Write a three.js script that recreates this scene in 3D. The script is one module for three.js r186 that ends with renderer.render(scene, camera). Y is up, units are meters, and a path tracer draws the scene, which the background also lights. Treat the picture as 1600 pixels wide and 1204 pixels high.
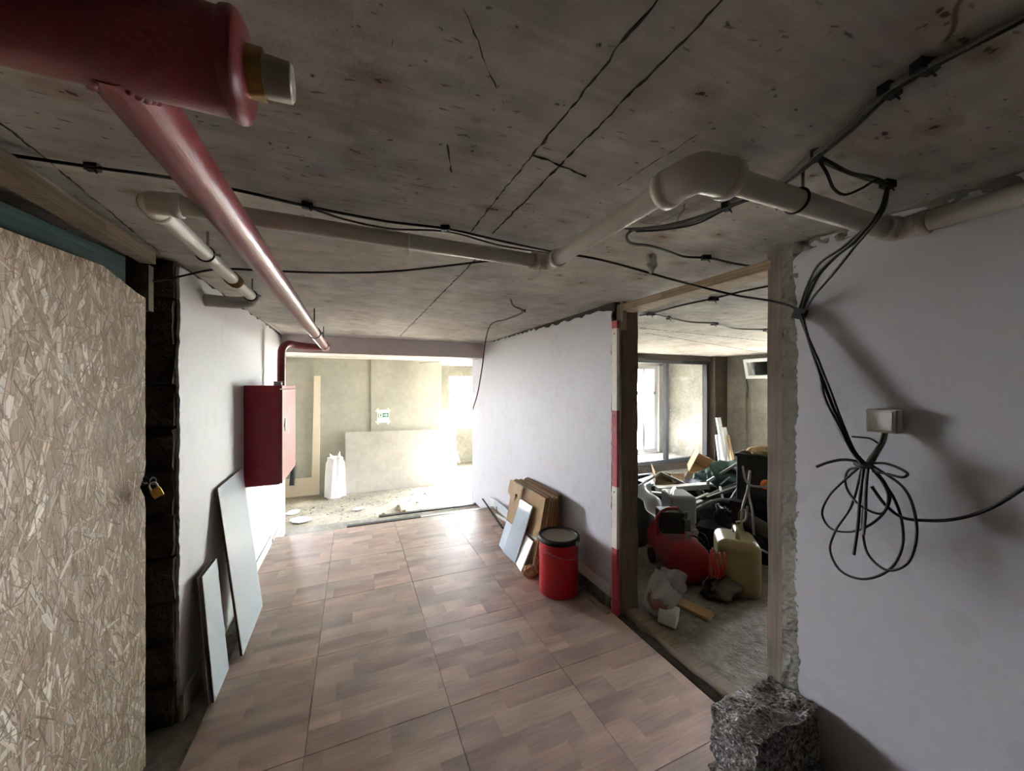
import * as THREE from 'three';
import { RoundedBoxGeometry } from 'three/addons/geometries/RoundedBoxGeometry.js';
import { mergeGeometries } from 'three/addons/utils/BufferGeometryUtils.js';

// ---------------------------------------------------------------- camera, sky, sun, exposure
const scene = new THREE.Scene();
const F = 580, CX = 800, CY = 602, EYE = 1.5, YAW = Math.atan(248 / 580);
const camera = new THREE.PerspectiveCamera(2 * Math.atan(602 / F) * 180 / Math.PI, 1600 / 1204, 0.05, 200);
const FWD = new THREE.Vector3(Math.sin(YAW), 0, -Math.cos(YAW)), RGT = new THREE.Vector3(Math.cos(YAW), 0, Math.sin(YAW));
camera.position.set(0, EYE, 0);
camera.lookAt(FWD.x, EYE, FWD.z);
scene.add(camera);
scene.background = new THREE.Color().setRGB(1.0, 1.06, 1.16);
scene.backgroundIntensity = 62;
const sun = new THREE.DirectionalLight(new THREE.Color().setRGB(1, 0.98, 0.95), 190);
sun.name = 'sun';
sun.position.set(3.4 + 7, 9.5, -8.4 - 3);
sun.target.position.set(3.4, 0, -8.4);
sun.castShadow = true;
sun.shadow.mapSize.set(2048, 2048);
Object.assign(sun.shadow.camera, { left: -12, right: 12, top: 12, bottom: -12, near: 0.5, far: 40 });
scene.add(sun, sun.target);
const renderer = new THREE.WebGLRenderer({ antialias: true });
renderer.toneMapping = THREE.LinearToneMapping;
renderer.toneMappingExposure = 1.85;
renderer.shadowMap.enabled = true;

// ---------------------------------------------------------------- helpers
let seed = 7;
const rnd = () => { seed = (seed * 1664525 + 1013904223) >>> 0; return seed / 4294967296; };
const rr = (a, b) => a + (b - a) * rnd();
const V = (x, y, z) => new THREE.Vector3(x, y, z);
const ray = (u, v) => FWD.clone().addScaledVector(RGT, (u - CX) / F).add(V(0, -(v - CY) / F, 0));   // per metre of depth
const EYEP = V(0, EYE, 0);
const atD = (u, v, d) => EYEP.clone().addScaledVector(ray(u, v), d);
const atY = (u, v, y) => { const r = ray(u, v); return EYEP.clone().addScaledVector(r, (y - EYE) / r.y); };
const atX = (u, v, x) => { const r = ray(u, v); return EYEP.clone().addScaledVector(r, x / r.x); };
const atZ = (u, v, z) => { const r = ray(u, v); return EYEP.clone().addScaledVector(r, z / r.z); };

const used = {};
function numbered(n) { if (!(n in used)) { used[n] = 0; return n; } used[n]++; return n + '_' + String(used[n]).padStart(3, '0'); }
function clean(g) {
  if (g.index) g = g.toNonIndexed();
  for (const k of Object.keys(g.attributes)) if (!['position', 'normal', 'uv'].includes(k)) g.deleteAttribute(k);
  if (!g.attributes.normal) g.computeVertexNormals();
  if (!g.attributes.uv) g.setAttribute('uv', new THREE.BufferAttribute(new Float32Array(g.attributes.position.count * 2), 2));
  g.morphAttributes = {};
  return g;
}
const join = (a) => (Array.isArray(a) ? (a.length > 1 ? mergeGeometries(a.map(clean)) : clean(a[0])) : a);
// uv in metres, chosen by the way each face points
function uvm(g, ox = 0, oy = 0) {
  g = clean(g);
  const p = g.attributes.position, uv = new Float32Array(p.count * 2), a = V(0, 0, 0), b = V(0, 0, 0), c = V(0, 0, 0);
  for (let i = 0; i < p.count; i += 3) {
    a.fromBufferAttribute(p, i); b.fromBufferAttribute(p, i + 1); c.fromBufferAttribute(p, i + 2);
    const n = b.clone().sub(a).cross(c.clone().sub(a)), ax = Math.abs(n.x), ay = Math.abs(n.y), az = Math.abs(n.z);
    for (let k = 0; k < 3; k++) {
      const q = [a, b, c][k];
      const [s, t] = ay >= ax && ay >= az ? [q.x, -q.z] : ax >= az ? [-q.z, q.y] : [q.x, q.y];
      uv[(i + k) * 2] = s + ox; uv[(i + k) * 2 + 1] = t + oy;
    }
  }
  g.setAttribute('uv', new THREE.BufferAttribute(uv, 2));
  return g;
}
function mesh(name, geo, mat, parent) {
  const m = new THREE.Mesh(join(geo), mat);
  m.name = name; m.castShadow = m.receiveShadow = true;
  if (parent) parent.add(m);
  return m;
}
const things = [];
function thing(name, label, category, group) {
  const o = new THREE.Group();
  o.name = numbered(name); o.userData = { label, category };
  if (group) o.userData.group = group;
  scene.add(o); things.push(o);
  return o;
}
function single(name, label, category, geo, mat, group) {
  const m = mesh(numbered(name), geo, mat, scene);
  m.userData = { label, category };
  if (group) m.userData.group = group;
  things.push(m);
  return m;
}
function struct(name, geo, mat, label, category) {
  const m = geo ? mesh(numbered(name), geo, mat, scene) : new THREE.Group();
  if (!geo) { m.name = numbered(name); scene.add(m); }
  m.userData = { kind: 'structure', label, category };
  return m;
}
const bx = (x0, x1, y0, y1, z0, z1, bev = 0) => {
  const w = Math.abs(x1 - x0), h = Math.abs(y1 - y0), d = Math.abs(z1 - z0);
  const g = bev ? new RoundedBoxGeometry(w, h, d, 2, Math.min(bev, w * 0.45, h * 0.45, d * 0.45)) : new THREE.BoxGeometry(w, h, d);
  return g.translate((x0 + x1) / 2, (y0 + y1) / 2, (z0 + z1) / 2);
};
// slab through four corners (in order round the face), thickened along the face normal
function slab(a, b, c, d, t) {
  const n = b.clone().sub(a).cross(d.clone().sub(a)).normalize().multiplyScalar(t);
  const P = [a, b, c, d], Q = P.map((p) => p.clone().add(n)), pos = [];
  const quad = (p, q, r, s) => { for (const v of [p, q, r, p, r, s]) pos.push(v.x, v.y, v.z); };
  quad(Q[0], Q[1], Q[2], Q[3]); quad(P[3], P[2], P[1], P[0]);
  for (let i = 0; i < 4; i++) { const j = (i + 1) % 4; quad(P[i], P[j], Q[j], Q[i]); }
  const g = new THREE.BufferGeometry();
  g.setAttribute('position', new THREE.Float32BufferAttribute(pos, 3));
  g.computeVertexNormals();
  return uvm(g);
}
const tube = (pts, r, seg, rad = 8, closed = false) => new THREE.TubeGeometry(new THREE.CatmullRomCurve3(pts, closed, 'centripetal'), seg || Math.max(12, pts.length * 8), r, rad, closed);
function cyl(a, b, r0, r1 = r0, seg = 20, open = false) {
  const d = b.clone().sub(a), g = new THREE.CylinderGeometry(r1, r0, d.length(), seg, 1, open);
  g.applyQuaternion(new THREE.Quaternion().setFromUnitVectors(V(0, 1, 0), d.clone().normalize()));
  return g.translate((a.x + b.x) / 2, (a.y + b.y) / 2, (a.z + b.z) / 2);
}
function ringOn(p, dir, R, r, seg = 24) {
  const g = new THREE.TorusGeometry(R, r, 8, seg);
  g.applyQuaternion(new THREE.Quaternion().setFromUnitVectors(V(0, 0, 1), dir.clone().normalize()));
  return g.translate(p.x, p.y, p.z);
}
const orient = (g, dir, at) => g.applyQuaternion(new THREE.Quaternion().setFromUnitVectors(V(0, 1, 0), dir.clone().normalize())).translate(at.x, at.y, at.z);
const lathe = (pts, seg = 32) => new THREE.LatheGeometry(pts.map(([r, y]) => new THREE.Vector2(r, y)), seg);
function barBox(a, b, w, h, up = V(0, 1, 0)) {   // square bar from a to b, w across, h along up
  const d = b.clone().sub(a), L = d.length(), z = d.normalize(), x = up.clone().cross(z).normalize(), y = z.clone().cross(x);
  const g = new THREE.BoxGeometry(w, h, L);
  g.applyMatrix4(new THREE.Matrix4().makeBasis(x, y, z));
  return g.translate((a.x + b.x) / 2, (a.y + b.y) / 2, (a.z + b.z) / 2);
}
// ---- noise
function hash(x, y, s) { let h = (x * 374761393 + y * 668265263 + s * 982451653) | 0; h = Math.imul(h ^ (h >>> 13), 1274126177); return ((h ^ (h >>> 16)) >>> 0) / 4294967296; }
function vnoise(x, y, per, s) {
  const xi = Math.floor(x), yi = Math.floor(y), fx = x - xi, fy = y - yi, u = fx * fx * (3 - 2 * fx), v = fy * fy * (3 - 2 * fy);
  const m = (a) => ((a % per) + per) % per;
  const a = hash(m(xi), m(yi), s), b = hash(m(xi + 1), m(yi), s), c = hash(m(xi), m(yi + 1), s), d = hash(m(xi + 1), m(yi + 1), s);
  return a + (b - a) * u + (c - a) * v + (a - b - c + d) * u * v;
}
function fbm(u, v, base, oct, s) { let t = 0, a = 0.5, n = 0, f = base; for (let i = 0; i < oct; i++) { t += a * vnoise(u * f, v * f, f, s + i); n += a; a *= 0.55; f *= 2; } return t / n; }
function n3(p, f, s = 1) { return (vnoise(p.x * f + 50, p.y * f + p.z * f * 0.7 + 50, 997, s) + vnoise(p.z * f + 90, p.y * f - p.x * f * 0.6 + 70, 997, s + 3)) - 1; }
function dataTex(n, fn, metres, srgb = true) {
  const d = new Uint8Array(n * n * 4);
  for (let y = 0; y < n; y++) for (let x = 0; x < n; x++) {
    const c = fn(x / n, y / n), i = (y * n + x) * 4;
    d[i] = Math.max(0, Math.min(255, c[0])); d[i + 1] = Math.max(0, Math.min(255, c[1])); d[i + 2] = Math.max(0, Math.min(255, c[2])); d[i + 3] = 255;
  }
  const t = new THREE.DataTexture(d, n, n);
  return fin(t, metres, srgb);
}
function fin(t, metres, srgb = true) {
  t.wrapS = t.wrapT = THREE.RepeatWrapping; t.magFilter = THREE.LinearFilter; t.minFilter = THREE.LinearMipmapLinearFilter; t.generateMipmaps = true;
  if (srgb) t.colorSpace = THREE.SRGBColorSpace;
  if (metres) t.repeat.set(1 / metres, 1 / metres);
  t.needsUpdate = true;
  return t;
}
function canvasTex(w, h, draw, metres, srgb = true) {
  const c = document.createElement('canvas'); c.width = w; c.height = h;
  draw(c.getContext('2d'), w, h);
  return fin(new THREE.CanvasTexture(c), metres, srgb);
}
const mat = (color, rough = 0.7, extra = {}) => new THREE.MeshStandardMaterial({ color, roughness: rough, ...extra });
function jag(g, amp, f, s = 1) {   // irregular surface: welded vertices move together
  const p = g.attributes.position, q = V(0, 0, 0);
  for (let i = 0; i < p.count; i++) {
    q.fromBufferAttribute(p, i);
    p.setXYZ(i, q.x + amp * n3(q, f, s), q.y + amp * n3(q.clone().add(V(7, 3, 1)), f, s + 9), q.z + amp * n3(q.clone().add(V(2, 9, 5)), f, s + 17));
  }
  g.computeVertexNormals();
  return g;
}
function blob(c, rx, ry, rz, amp, f, s = 1, det = 24, flat = true) {   // crumpled mass resting on its base
  const g = new THREE.SphereGeometry(1, det, Math.round(det * 0.7)), p = g.attributes.position, q = V(0, 0, 0);
  for (let i = 0; i < p.count; i++) {
    q.fromBufferAttribute(p, i);
    const k = 1 + amp * (n3(q.clone().multiplyScalar(1), f, s) + 0.5 * n3(q, f * 2.3, s + 4));
    const y = q.y * k;
    p.setXYZ(i, c.x + q.x * k * rx, c.y + (flat ? Math.max(y, -0.8) : y) * ry, c.z + q.z * k * rz);
  }
  g.computeVertexNormals();
  return g;
}

// ---------------------------------------------------------------- surfaces
const CEIL = 2.06, XL = -0.72, XR = 1.6;
const T_ceiling = (() => {
  const N = 2048, M = 3.4;
  return canvasTex(N, N, (g) => {
    const im = g.createImageData(N, N), d = im.data;
    for (let y = 0; y < N; y++) for (let x = 0; x < N; x++) {
      const u = x / N, v = y / N, a = fbm(u, v, 6, 4, 11), b = fbm(u, v, 40, 3, 31), st = vnoise(u * 24, v * 260, 260, 5), gr = hash(x, y, 3);
      const warm = fbm(u, v, 9, 3, 77);
      let k = 176 + 70 * (a - 0.5) + 46 * (b - 0.5) + 16 * (st - 0.5) + 12 * (gr - 0.5);
      const i = (y * N + x) * 4;
      d[i] = k + 8 * (warm - 0.35); d[i + 1] = k - 4; d[i + 2] = k - 8 - 9 * (warm - 0.4); d[i + 3] = 255;
    }
    g.putImageData(im, 0, 0);
    const wrap = (x, y, r, f) => { for (const ox of [-N, 0, N]) for (const oy of [-N, 0, N]) if (x + ox > -r && x + ox < N + r && y + oy > -r && y + oy < N + r) { g.save(); g.translate(x + ox, y + oy); f(); g.restore(); } };
    const px = N / M;
    // form-oil and rust stains with a dark core
    for (let i = 0; i < 120; i++) {
      const x = rnd() * N, y = rnd() * N, r = rr(0.012, 0.045) * px, sx = rr(0.8, 2.2), al = rr(0.1, 0.3);
      wrap(x, y, r * 3, () => { g.scale(sx, 1); for (let k = 0; k < 9; k++) { g.fillStyle = `rgba(${95 + 20 * (k % 3)},${66 + 8 * (k % 2)},40,${al / 5})`; g.beginPath(); g.arc(r * 0.3 * Math.cos(k * 2.4), r * 0.3 * Math.sin(k * 2.4), r * (1 - k * 0.09), 0, 7); g.fill(); } });
      if (rnd() < 0.7) wrap(x, y, r, () => { g.fillStyle = 'rgba(48,36,26,.75)'; g.beginPath(); for (let k = 0; k < 7; k++) { g.moveTo(0, 0); g.ellipse(rr(-0.25, 0.25) * r * sx, rr(-0.12, 0.12) * r, r * rr(0.05, 0.2), r * rr(0.03, 0.1), rr(-0.5, 0.5), 0, 7); } g.fill(); });
    }
    // wood-grain splinters left by the form boards
    for (let i = 0; i < 2600; i++) {
      const x = rnd() * N, y = rnd() * N, L = rr(0.006, 0.034) * px, w = rr(0.6, 1.9), an = rr(-0.3, 0.3), mm = rr(0.4, 1.6);
      const c = rnd() < 0.75 ? `rgba(${rr(50, 80) | 0},${rr(44, 66) | 0},${rr(36, 52) | 0},${rr(0.2, 0.65)})` : `rgba(205,200,188,${rr(0.15, 0.4)})`;
      wrap(x, y, L, () => { g.rotate(an); g.fillStyle = c; g.beginPath(); g.moveTo(-L / 2, 0); g.lineTo(-L * 0.2, -w * mm); g.lineTo(L * 0.15, -w * 0.4); g.lineTo(L / 2, w * 0.3); g.lineTo(L * 0.1, w); g.lineTo(-L * 0.25, w * 0.5); g.closePath(); g.fill(); });
    }
    // pin holes
    for (let i = 0; i < 1100; i++) { const x = rnd() * N, y = rnd() * N, r = 0.7 + 2.6 * Math.pow(rnd(), 2.2); wrap(x, y, r, () => { g.fillStyle = `rgba(40,34,30,${rr(0.4, 0.85)})`; g.beginPath(); for (let k = 0; k < 4; k++) { g.moveTo(0, 0); g.ellipse(rr(-1, 1) * r, rr(-0.6, 0.6) * r, r * rr(0.3, 0.9), r * rr(0.2, 0.6), rr(0, 3), 0, 7); } g.fill(); }); }
    // scrapes
    for (let i = 0; i < 26; i++) {
      const x = rnd() * N, y = rnd() * N, L = rr(0.05, 0.3) * px, an = rr(0, 3.1);
      wrap(x, y, L, () => { g.rotate(an); g.strokeStyle = `rgba(62,50,40,${rr(0.3, 0.7)})`; g.lineWidth = rr(1.5, 4); g.beginPath(); g.moveTo(-L / 2, 0); for (let k = 1; k <= 8; k++) g.lineTo(-L / 2 + L * k / 8, rr(-3, 3)); g.stroke(); });
    }
  }, M);
})();
const T_conc = dataTex(1024, (u, v) => {
  const a = fbm(u, v, 5, 5, 101), b = fbm(u, v, 60, 2, 140), pit = vnoise(u * 90, v * 90, 90, 150) > 0.93 ? -34 : 0;
  const k = 150 + 70 * (a - 0.5) + 26 * (b - 0.5) + pit * (fbm(u, v, 8, 2, 160) > 0.5 ? 1 : 0.2);
  return [k + 1, k, k - 5];
}, 2.3);
const T_soft = dataTex(512, (u, v) => { const a = fbm(u, v, 3, 5, 181), b = fbm(u, v, 40, 2, 190), k = 176 + 44 * (a - 0.5) + 14 * (b - 0.5); return [k + 1, k, k - 7]; }, 2.9);
const T_rough = dataTex(512, (u, v) => { const k = 128 + 150 * (fbm(u, v, 40, 4, 201) - 0.5); return [k, k, k]; }, 0.5, false);
const T_plaster = dataTex(1024, (u, v) => {
  const a = fbm(u, v, 4, 4, 301), b = fbm(u, v, 120, 2, 310), sc = fbm(u * 1, v, 22, 3, 330) > 0.69 ? -5 : 0;
  const k = 226 + 9 * (a - 0.5) + 5 * (b - 0.5) + sc;
  return [k, k - 2, k];
}, 2.6);
const T_plasterB = dataTex(512, (u, v) => { const k = 128 + 70 * (fbm(u, v, 14, 5, 350) - 0.5); return [k, k, k]; }, 1.3, false);
const T_wood = dataTex(512, (u, v) => {
  const w = fbm(u, v, 4, 3, 401), g = vnoise(u * 3 + w * 2, v * 120, 120, 410), s = vnoise(u * 8, v * 240, 240, 420), k = 150 + 36 * (g - 0.5) + 18 * (s - 0.5) + 50 * (w - 0.5);
  return [k, k * 0.92, k * 0.82];
}, 0.8);
const T_woodV = dataTex(512, (u, v) => {
  const w = fbm(u, v, 4, 3, 431), g = vnoise(v * 3 + w * 2, u * 90, 97, 440), s = vnoise(v * 8, u * 200, 211, 450), k = 148 + 30 * (g - 0.5) + 16 * (s - 0.5) + 60 * (w - 0.5);
  return [k, k * 0.93, k * 0.85];
}, 0.8);
const T_dirt = dataTex(1024, (u, v) => {
  const a = fbm(u, v, 5, 5, 501), b = fbm(u, v, 70, 3, 520), sp = hash(u * 1024 | 0, v * 1024 | 0, 9) > 0.985 ? 30 : 0;
  const k = 128 + 80 * (a - 0.5) + 50 * (b - 0.5) + sp;
  return [k + 3, k - 1, k - 11];
}, 2.2);
const T_pumice = dataTex(512, (u, v) => {
  const a = fbm(u, v, 50, 3, 601), b = fbm(u, v, 90, 2, 620), h = a < 0.4 ? -40 : 0, k = 138 + 90 * (a - 0.5) + 60 * (b - 0.5) + h * 0.6;
  return [k + 4, k - 3, k - 4];
}, 0.42);
const T_pumiceB = dataTex(512, (u, v) => { const k = 128 + 230 * (fbm(u, v, 50, 3, 601) - 0.5); return [k, k, k]; }, 0.42, false);

function drawOSB(g, N, M, shade) {
  const px = N / M;
  g.fillStyle = shade ? '#808080' : '#a8957c'; g.fillRect(0, 0, N, N);
  const cols = [[214, 198, 180], [204, 187, 168], [222, 209, 194], [194, 173, 150], [216, 200, 180], [234, 225, 212], [178, 152, 126], [208, 193, 176], [188, 169, 148], [214, 196, 172]];
  for (let i = 0; i < 23000; i++) {
    const big = i < 9500, L = (big ? rr(0.05, 0.15) : rr(0.012, 0.08)) * px, W = (big ? 0.004 + 0.019 * Math.pow(rnd(), 1.4) : rr(0.0008, 0.0045)) * px;
    const x = rr(-20, N + 20), y = rr(-20, N + 20), an = Math.PI / 2 + (rnd() + rnd() + rnd() - 1.5) * (big ? 0.62 : 0.95) + (rnd() < 0.07 ? 1.45 : 0);
    const c = cols[(rnd() * cols.length) | 0], k = rr(0.86, 1.1), h = (rr(90, 190)) | 0;
    g.save(); g.translate(x, y); g.rotate(an);
    const body = () => { g.beginPath(); g.moveTo(-L / 2, -W / 2 * rr(0.3, 1)); g.lineTo(-L * 0.2, -W / 2); g.lineTo(L / 2, -W / 2 * rr(0.2, 1)); g.lineTo(L / 2 - W * rr(0, 1), W / 2 * rr(0.2, 1)); g.lineTo(-L / 2 + W * rr(0, 1), W / 2); g.closePath(); };
    body(); g.fillStyle = shade ? `rgb(${h},${h},${h})` : `rgba(${c[0] * k | 0},${c[1] * k | 0},${c[2] * k | 0},.92)`; g.fill();
    if (!shade) { g.strokeStyle = `rgba(84,64,46,${rr(0.15, 0.7)})`; g.lineWidth = rr(0.6, 1.8); g.stroke(); g.strokeStyle = 'rgba(120,98,74,.22)'; g.lineWidth = 0.8; for (let k2 = 0; k2 < 3; k2++) { const yy = rr(-W / 2, W / 2) * 0.8; g.beginPath(); g.moveTo(-L * 0.4, yy); g.lineTo(L * 0.4, yy); g.stroke(); } }
    g.restore();
  }
}
seed = 99; const T_osb = canvasTex(2048, 2048, (g) => drawOSB(g, 2048, 2.4, false), 2.4);
seed = 99; const T_osbB = canvasTex(1024, 1024, (g) => drawOSB(g, 1024, 2.4, true), 2.4, false);

// wood-look floor tile print: six variants, each tile shows staggered planks
const T_floor = [];
for (let v0 = 0; v0 < 8; v0++) {
  seed = 1000 + v0 * 37;
  const N = 512, rows = 5, planks = [];
  for (let r = 0; r < rows; r++) {
    let x = -rr(0.1, 0.6);
    while (x < 1) { const L = rr(0.35, 0.85), t = rnd(); planks.push({ r, x0: x, x1: x + L, k: rr(-17, 17), red: rr(-6, 10), s: (rnd() * 999) | 0 }); x += L; }
  }
  T_floor.push(dataTex(N, (u, v) => {
    const r = Math.min(rows - 1, Math.floor(v * rows)), p = planks.find((q) => q.r === r && u >= q.x0 && u < q.x1) || planks[0];
    const w = fbm(u * 0.999, v, 4, 3, p.s), g = vnoise(u * 6 + w * 3, v * 90, 97, p.s + 5), f = vnoise(u * 14, v * 220, 223, p.s + 8), bl = vnoise(u * 3.2 + p.s, v * 9, 101, p.s + 2);
    const k = 181 + p.k * 0.8 + 16 * (g - 0.5) + 8 * (f - 0.5) + 40 * (bl - 0.5) + 22 * (w - 0.5);
    return [k + 4 + p.red * 0.6, k * 0.9 + 2, k * 0.845 + 2];
  }));
}

const M = {
  ceiling: new THREE.MeshStandardMaterial({ map: T_ceiling, roughness: 0.86, bumpMap: T_rough, bumpScale: 0.0015 }),
  plaster: new THREE.MeshStandardMaterial({ map: T_plaster, color: 0xdcdde2, roughness: 0.55, bumpMap: T_plasterB, bumpScale: 0.0012 }),
  beam: new THREE.MeshStandardMaterial({ map: T_plaster, color: 0xf0eaea, roughness: 0.7 }),
  conc: new THREE.MeshStandardMaterial({ map: T_conc, color: 0xf6f2ea, roughness: 0.9, bumpMap: T_rough, bumpScale: 0.002 }),
  concGreen: new THREE.MeshStandardMaterial({ map: T_soft, color: 0xe9e8e0, roughness: 0.9 }),
  render: new THREE.MeshStandardMaterial({ map: T_conc, color: 0xd9d6cc, roughness: 0.95, bumpMap: T_rough, bumpScale: 0.006 }),
  core: new THREE.MeshStandardMaterial({ map: T_conc, color: 0x6a5c4e, roughness: 0.95, bumpMap: T_rough, bumpScale: 0.01 }),
  jamb: new THREE.MeshStandardMaterial({ map: T_conc, color: 0x6e5c4e, roughness: 0.95, bumpMap: T_rough, bumpScale: 0.012 }),
  dirt: new THREE.MeshStandardMaterial({ map: T_dirt, color: 0xffffff, roughness: 0.97, bumpMap: T_rough, bumpScale: 0.008 }),
  dust: new THREE.MeshStandardMaterial({ map: T_dirt, color: 0xf4efe4, roughness: 0.97 }),
  wood: new THREE.MeshStandardMaterial({ map: T_wood, color: 0xd6cfc6, roughness: 0.8 }),
  woodDark: new THREE.MeshStandardMaterial({ map: T_wood, color: 0x9c9186, roughness: 0.85 }),
  woodPost: new THREE.MeshStandardMaterial({ map: T_woodV, color: 0xd8d2cc, roughness: 0.85 }),
  woodPostDark: new THREE.MeshStandardMaterial({ map: T_woodV, color: 0xa39a90, roughness: 0.9 }),
  woodPale: new THREE.MeshStandardMaterial({ map: T_wood, color: 0xffeedd, roughness: 0.8 }),
  osb: new THREE.MeshStandardMaterial({ map: T_osb, roughness: 0.75, bumpMap: T_osbB, bumpScale: 0.0012 }),
  osbEdge: new THREE.MeshStandardMaterial({ map: T_wood, color: 0xd8b48c, roughness: 0.85 }),
  pumice: new THREE.MeshStandardMaterial({ map: T_pumice, roughness: 0.95, bumpMap: T_pumiceB, bumpScale: 0.012 }),
  redPaint: mat(0x8e2a30, 0.3), redPipe: mat(0x7d3237, 0.33, { bumpMap: T_rough, bumpScale: 0.0008 }), redDark: mat(0x6b1420, 0.4), redCab: mat(0x8a1a2c, 0.34),
  brass: mat(0x9a8050, 0.35, { metalness: 0.85 }), steel: mat(0x9a9c9a, 0.35, { metalness: 0.9 }), alu: mat(0xc4c8ca, 0.4, { metalness: 0.75 }),
  pvc: mat(0xd8d4cc, 0.38), black: mat(0x0c0c0d, 0.55), cable: mat(0x101113, 0.5), cableGrey: mat(0x6a6762, 0.55), greyPlastic: mat(0x8a8a86, 0.5),
  white: mat(0xe6e6e4, 0.4), whitePvc: mat(0xe8ebee, 0.3), ivory: mat(0xd9dad4, 0.35),
  tileFace: mat(0xd2dce8, 0.16), tileBack: mat(0x6b5046, 0.9), tileEdge: mat(0xcfcfcf, 0.6),
  red: mat(0xa80f1c, 0.35), lid: mat(0x8c877a, 0.5), card: mat(0xa48a68, 0.9), cardDark: mat(0x7c6550, 0.92), cardPale: mat(0xb9a184, 0.92),
  teal: new THREE.MeshStandardMaterial({ map: T_wood, color: 0x5f97a4, roughness: 0.8 }),
  darkFrame: mat(0x121216, 0.6), glass: new THREE.MeshPhysicalMaterial({ color: 0xffffff, roughness: 0.02, transmission: 1, thickness: 0, ior: 1.5 }),
  board: new THREE.MeshStandardMaterial({ map: T_soft, color: 0xf2efec, roughness: 0.9 }), cream: mat(0xdacfba, 0.75), sack: mat(0xe9e9ec, 0.75),
  film: new THREE.MeshPhysicalMaterial({ color: 0xd8dcdc, roughness: 0.35, transmission: 0.35, thickness: 0 }),
  darkBag: mat(0x3a4040, 0.5), can: new THREE.MeshPhysicalMaterial({ color: 0x8f8258, roughness: 0.42, transmission: 0.12, thickness: 0 }),
  rag: mat(0x5a534b, 0.95), net: mat(0x3e5a54, 0.85), netBlue: mat(0x41585c, 0.85), hoseRed: mat(0xb02a20, 0.5), orange: mat(0xe07018, 0.5), pink: mat(0xa87a70, 0.8),
  beige: mat(0xb7a07a, 0.95), leaf: new THREE.MeshPhysicalMaterial({ color: 0x6f9a4a, roughness: 0.9, transmission: 0.35, thickness: 0 }), bark: mat(0x5a4a3c, 0.9),
  paper: mat(0xf2f2ee, 0.7), green: mat(0x0d7a5c, 0.6), tape: mat(0xe3dfc6, 0.4), pole: mat(0xd8d0c4, 0.6), poleRed: mat(0xa02a38, 0.6),
  ground: new THREE.MeshStandardMaterial({ map: T_dirt, color: 0xd8d6cc, roughness: 0.95 }),
};

// ---------------------------------------------------------------- the setting
struct('ground', uvm(bx(-40, 40, -1.0, -0.85, -60, 30)), M.ground, 'pale open ground outside the windows', 'ground');
// ceiling slab, L-shaped in plan
const ceiling = struct('ceiling', [uvm(bx(-4.2, 7.1, CEIL, CEIL + 0.25, -6.7, 2.2)), uvm(bx(-4.2, 3.62, CEIL, CEIL + 0.25, -10.8, -6.7))], M.ceiling, 'raw board-marked concrete ceiling slab with stains and form joints', 'ceiling');
{ // fins of concrete left at the joints of the form boards
  const joint = (a, b, w, s, h = 0.006, m = mFin) => {
    const A = atY(a[0], a[1], CEIL), B = atY(b[0], b[1], CEIL), d = B.clone().sub(A), L = d.length(), n = Math.max(6, Math.round(L / 0.014)), t = d.clone().normalize(), x = V(-t.z, 0, t.x), pos = [];
    const row = (i) => { const c = A.clone().addScaledVector(d, i / n).addScaledVector(x, 0.004 * n3(V(i * 0.7 + s, s, 0), 1, s)); const ww = 0.75 * w * (0.25 + 1.2 * hash(i, s, 4)), hh = 0.6 * h * (0.15 + 1.3 * hash(i, s, 8)); return [c.clone().addScaledVector(x, -ww), c.clone().addScaledVector(x, -ww * 0.3).add(V(0, -hh, 0)), c.clone().addScaledVector(x, ww * 0.5).add(V(0, -hh * 0.8, 0)), c.clone().addScaledVector(x, ww)]; };
    for (let i = 0; i < n; i++) { const p = row(i), q = row(i + 1); for (let k = 0; k < 3; k++) for (const v of [p[k], q[k], q[k + 1], p[k], q[k + 1], p[k + 1]]) pos.push(v.x, v.y + 0.0005, v.z); }
    const g = new THREE.BufferGeometry(); g.setAttribute('position', new THREE.Float32BufferAttribute(pos, 3)); g.computeVertexNormals();
    mesh('form_joint', uvm(g), m, ceiling);
  };
  const mFin = new THREE.MeshStandardMaterial({ map: T_conc, color: 0x6e645a, roughness: 0.95 }), mFaint = new THREE.MeshStandardMaterial({ map: T_conc, color: 0x9d9388, roughness: 0.95 });
  joint([735, 362], [1030, -5], 0.004, 1); joint([770, 364], [1150, -20], 0.0035, 2); joint([625, 525], [745, 403], 0.005, 3);
  joint([725, 12], [785, 163], 0.002, 4, 0.002); joint([833, 241], [915, 275], 0.003, 5); joint([965, 290], [1090, 210], 0.002, 6, 0.002, mFaint);
  joint([0, 190], [250, 395], 0.005, 7); joint([700, 225], [706, 268], 0.003, 8, 0.004); joint([410, 232], [700, 300], 0.0015, 9, 0.0015, mFaint); joint([618, 30], [606, 140], 0.0012, 10, 0.001, mFaint);
  joint([1010, 520], [1200, 552], 0.006, 11); joint([1000, 512], [1204, 533], 0.005, 12);
}

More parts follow.
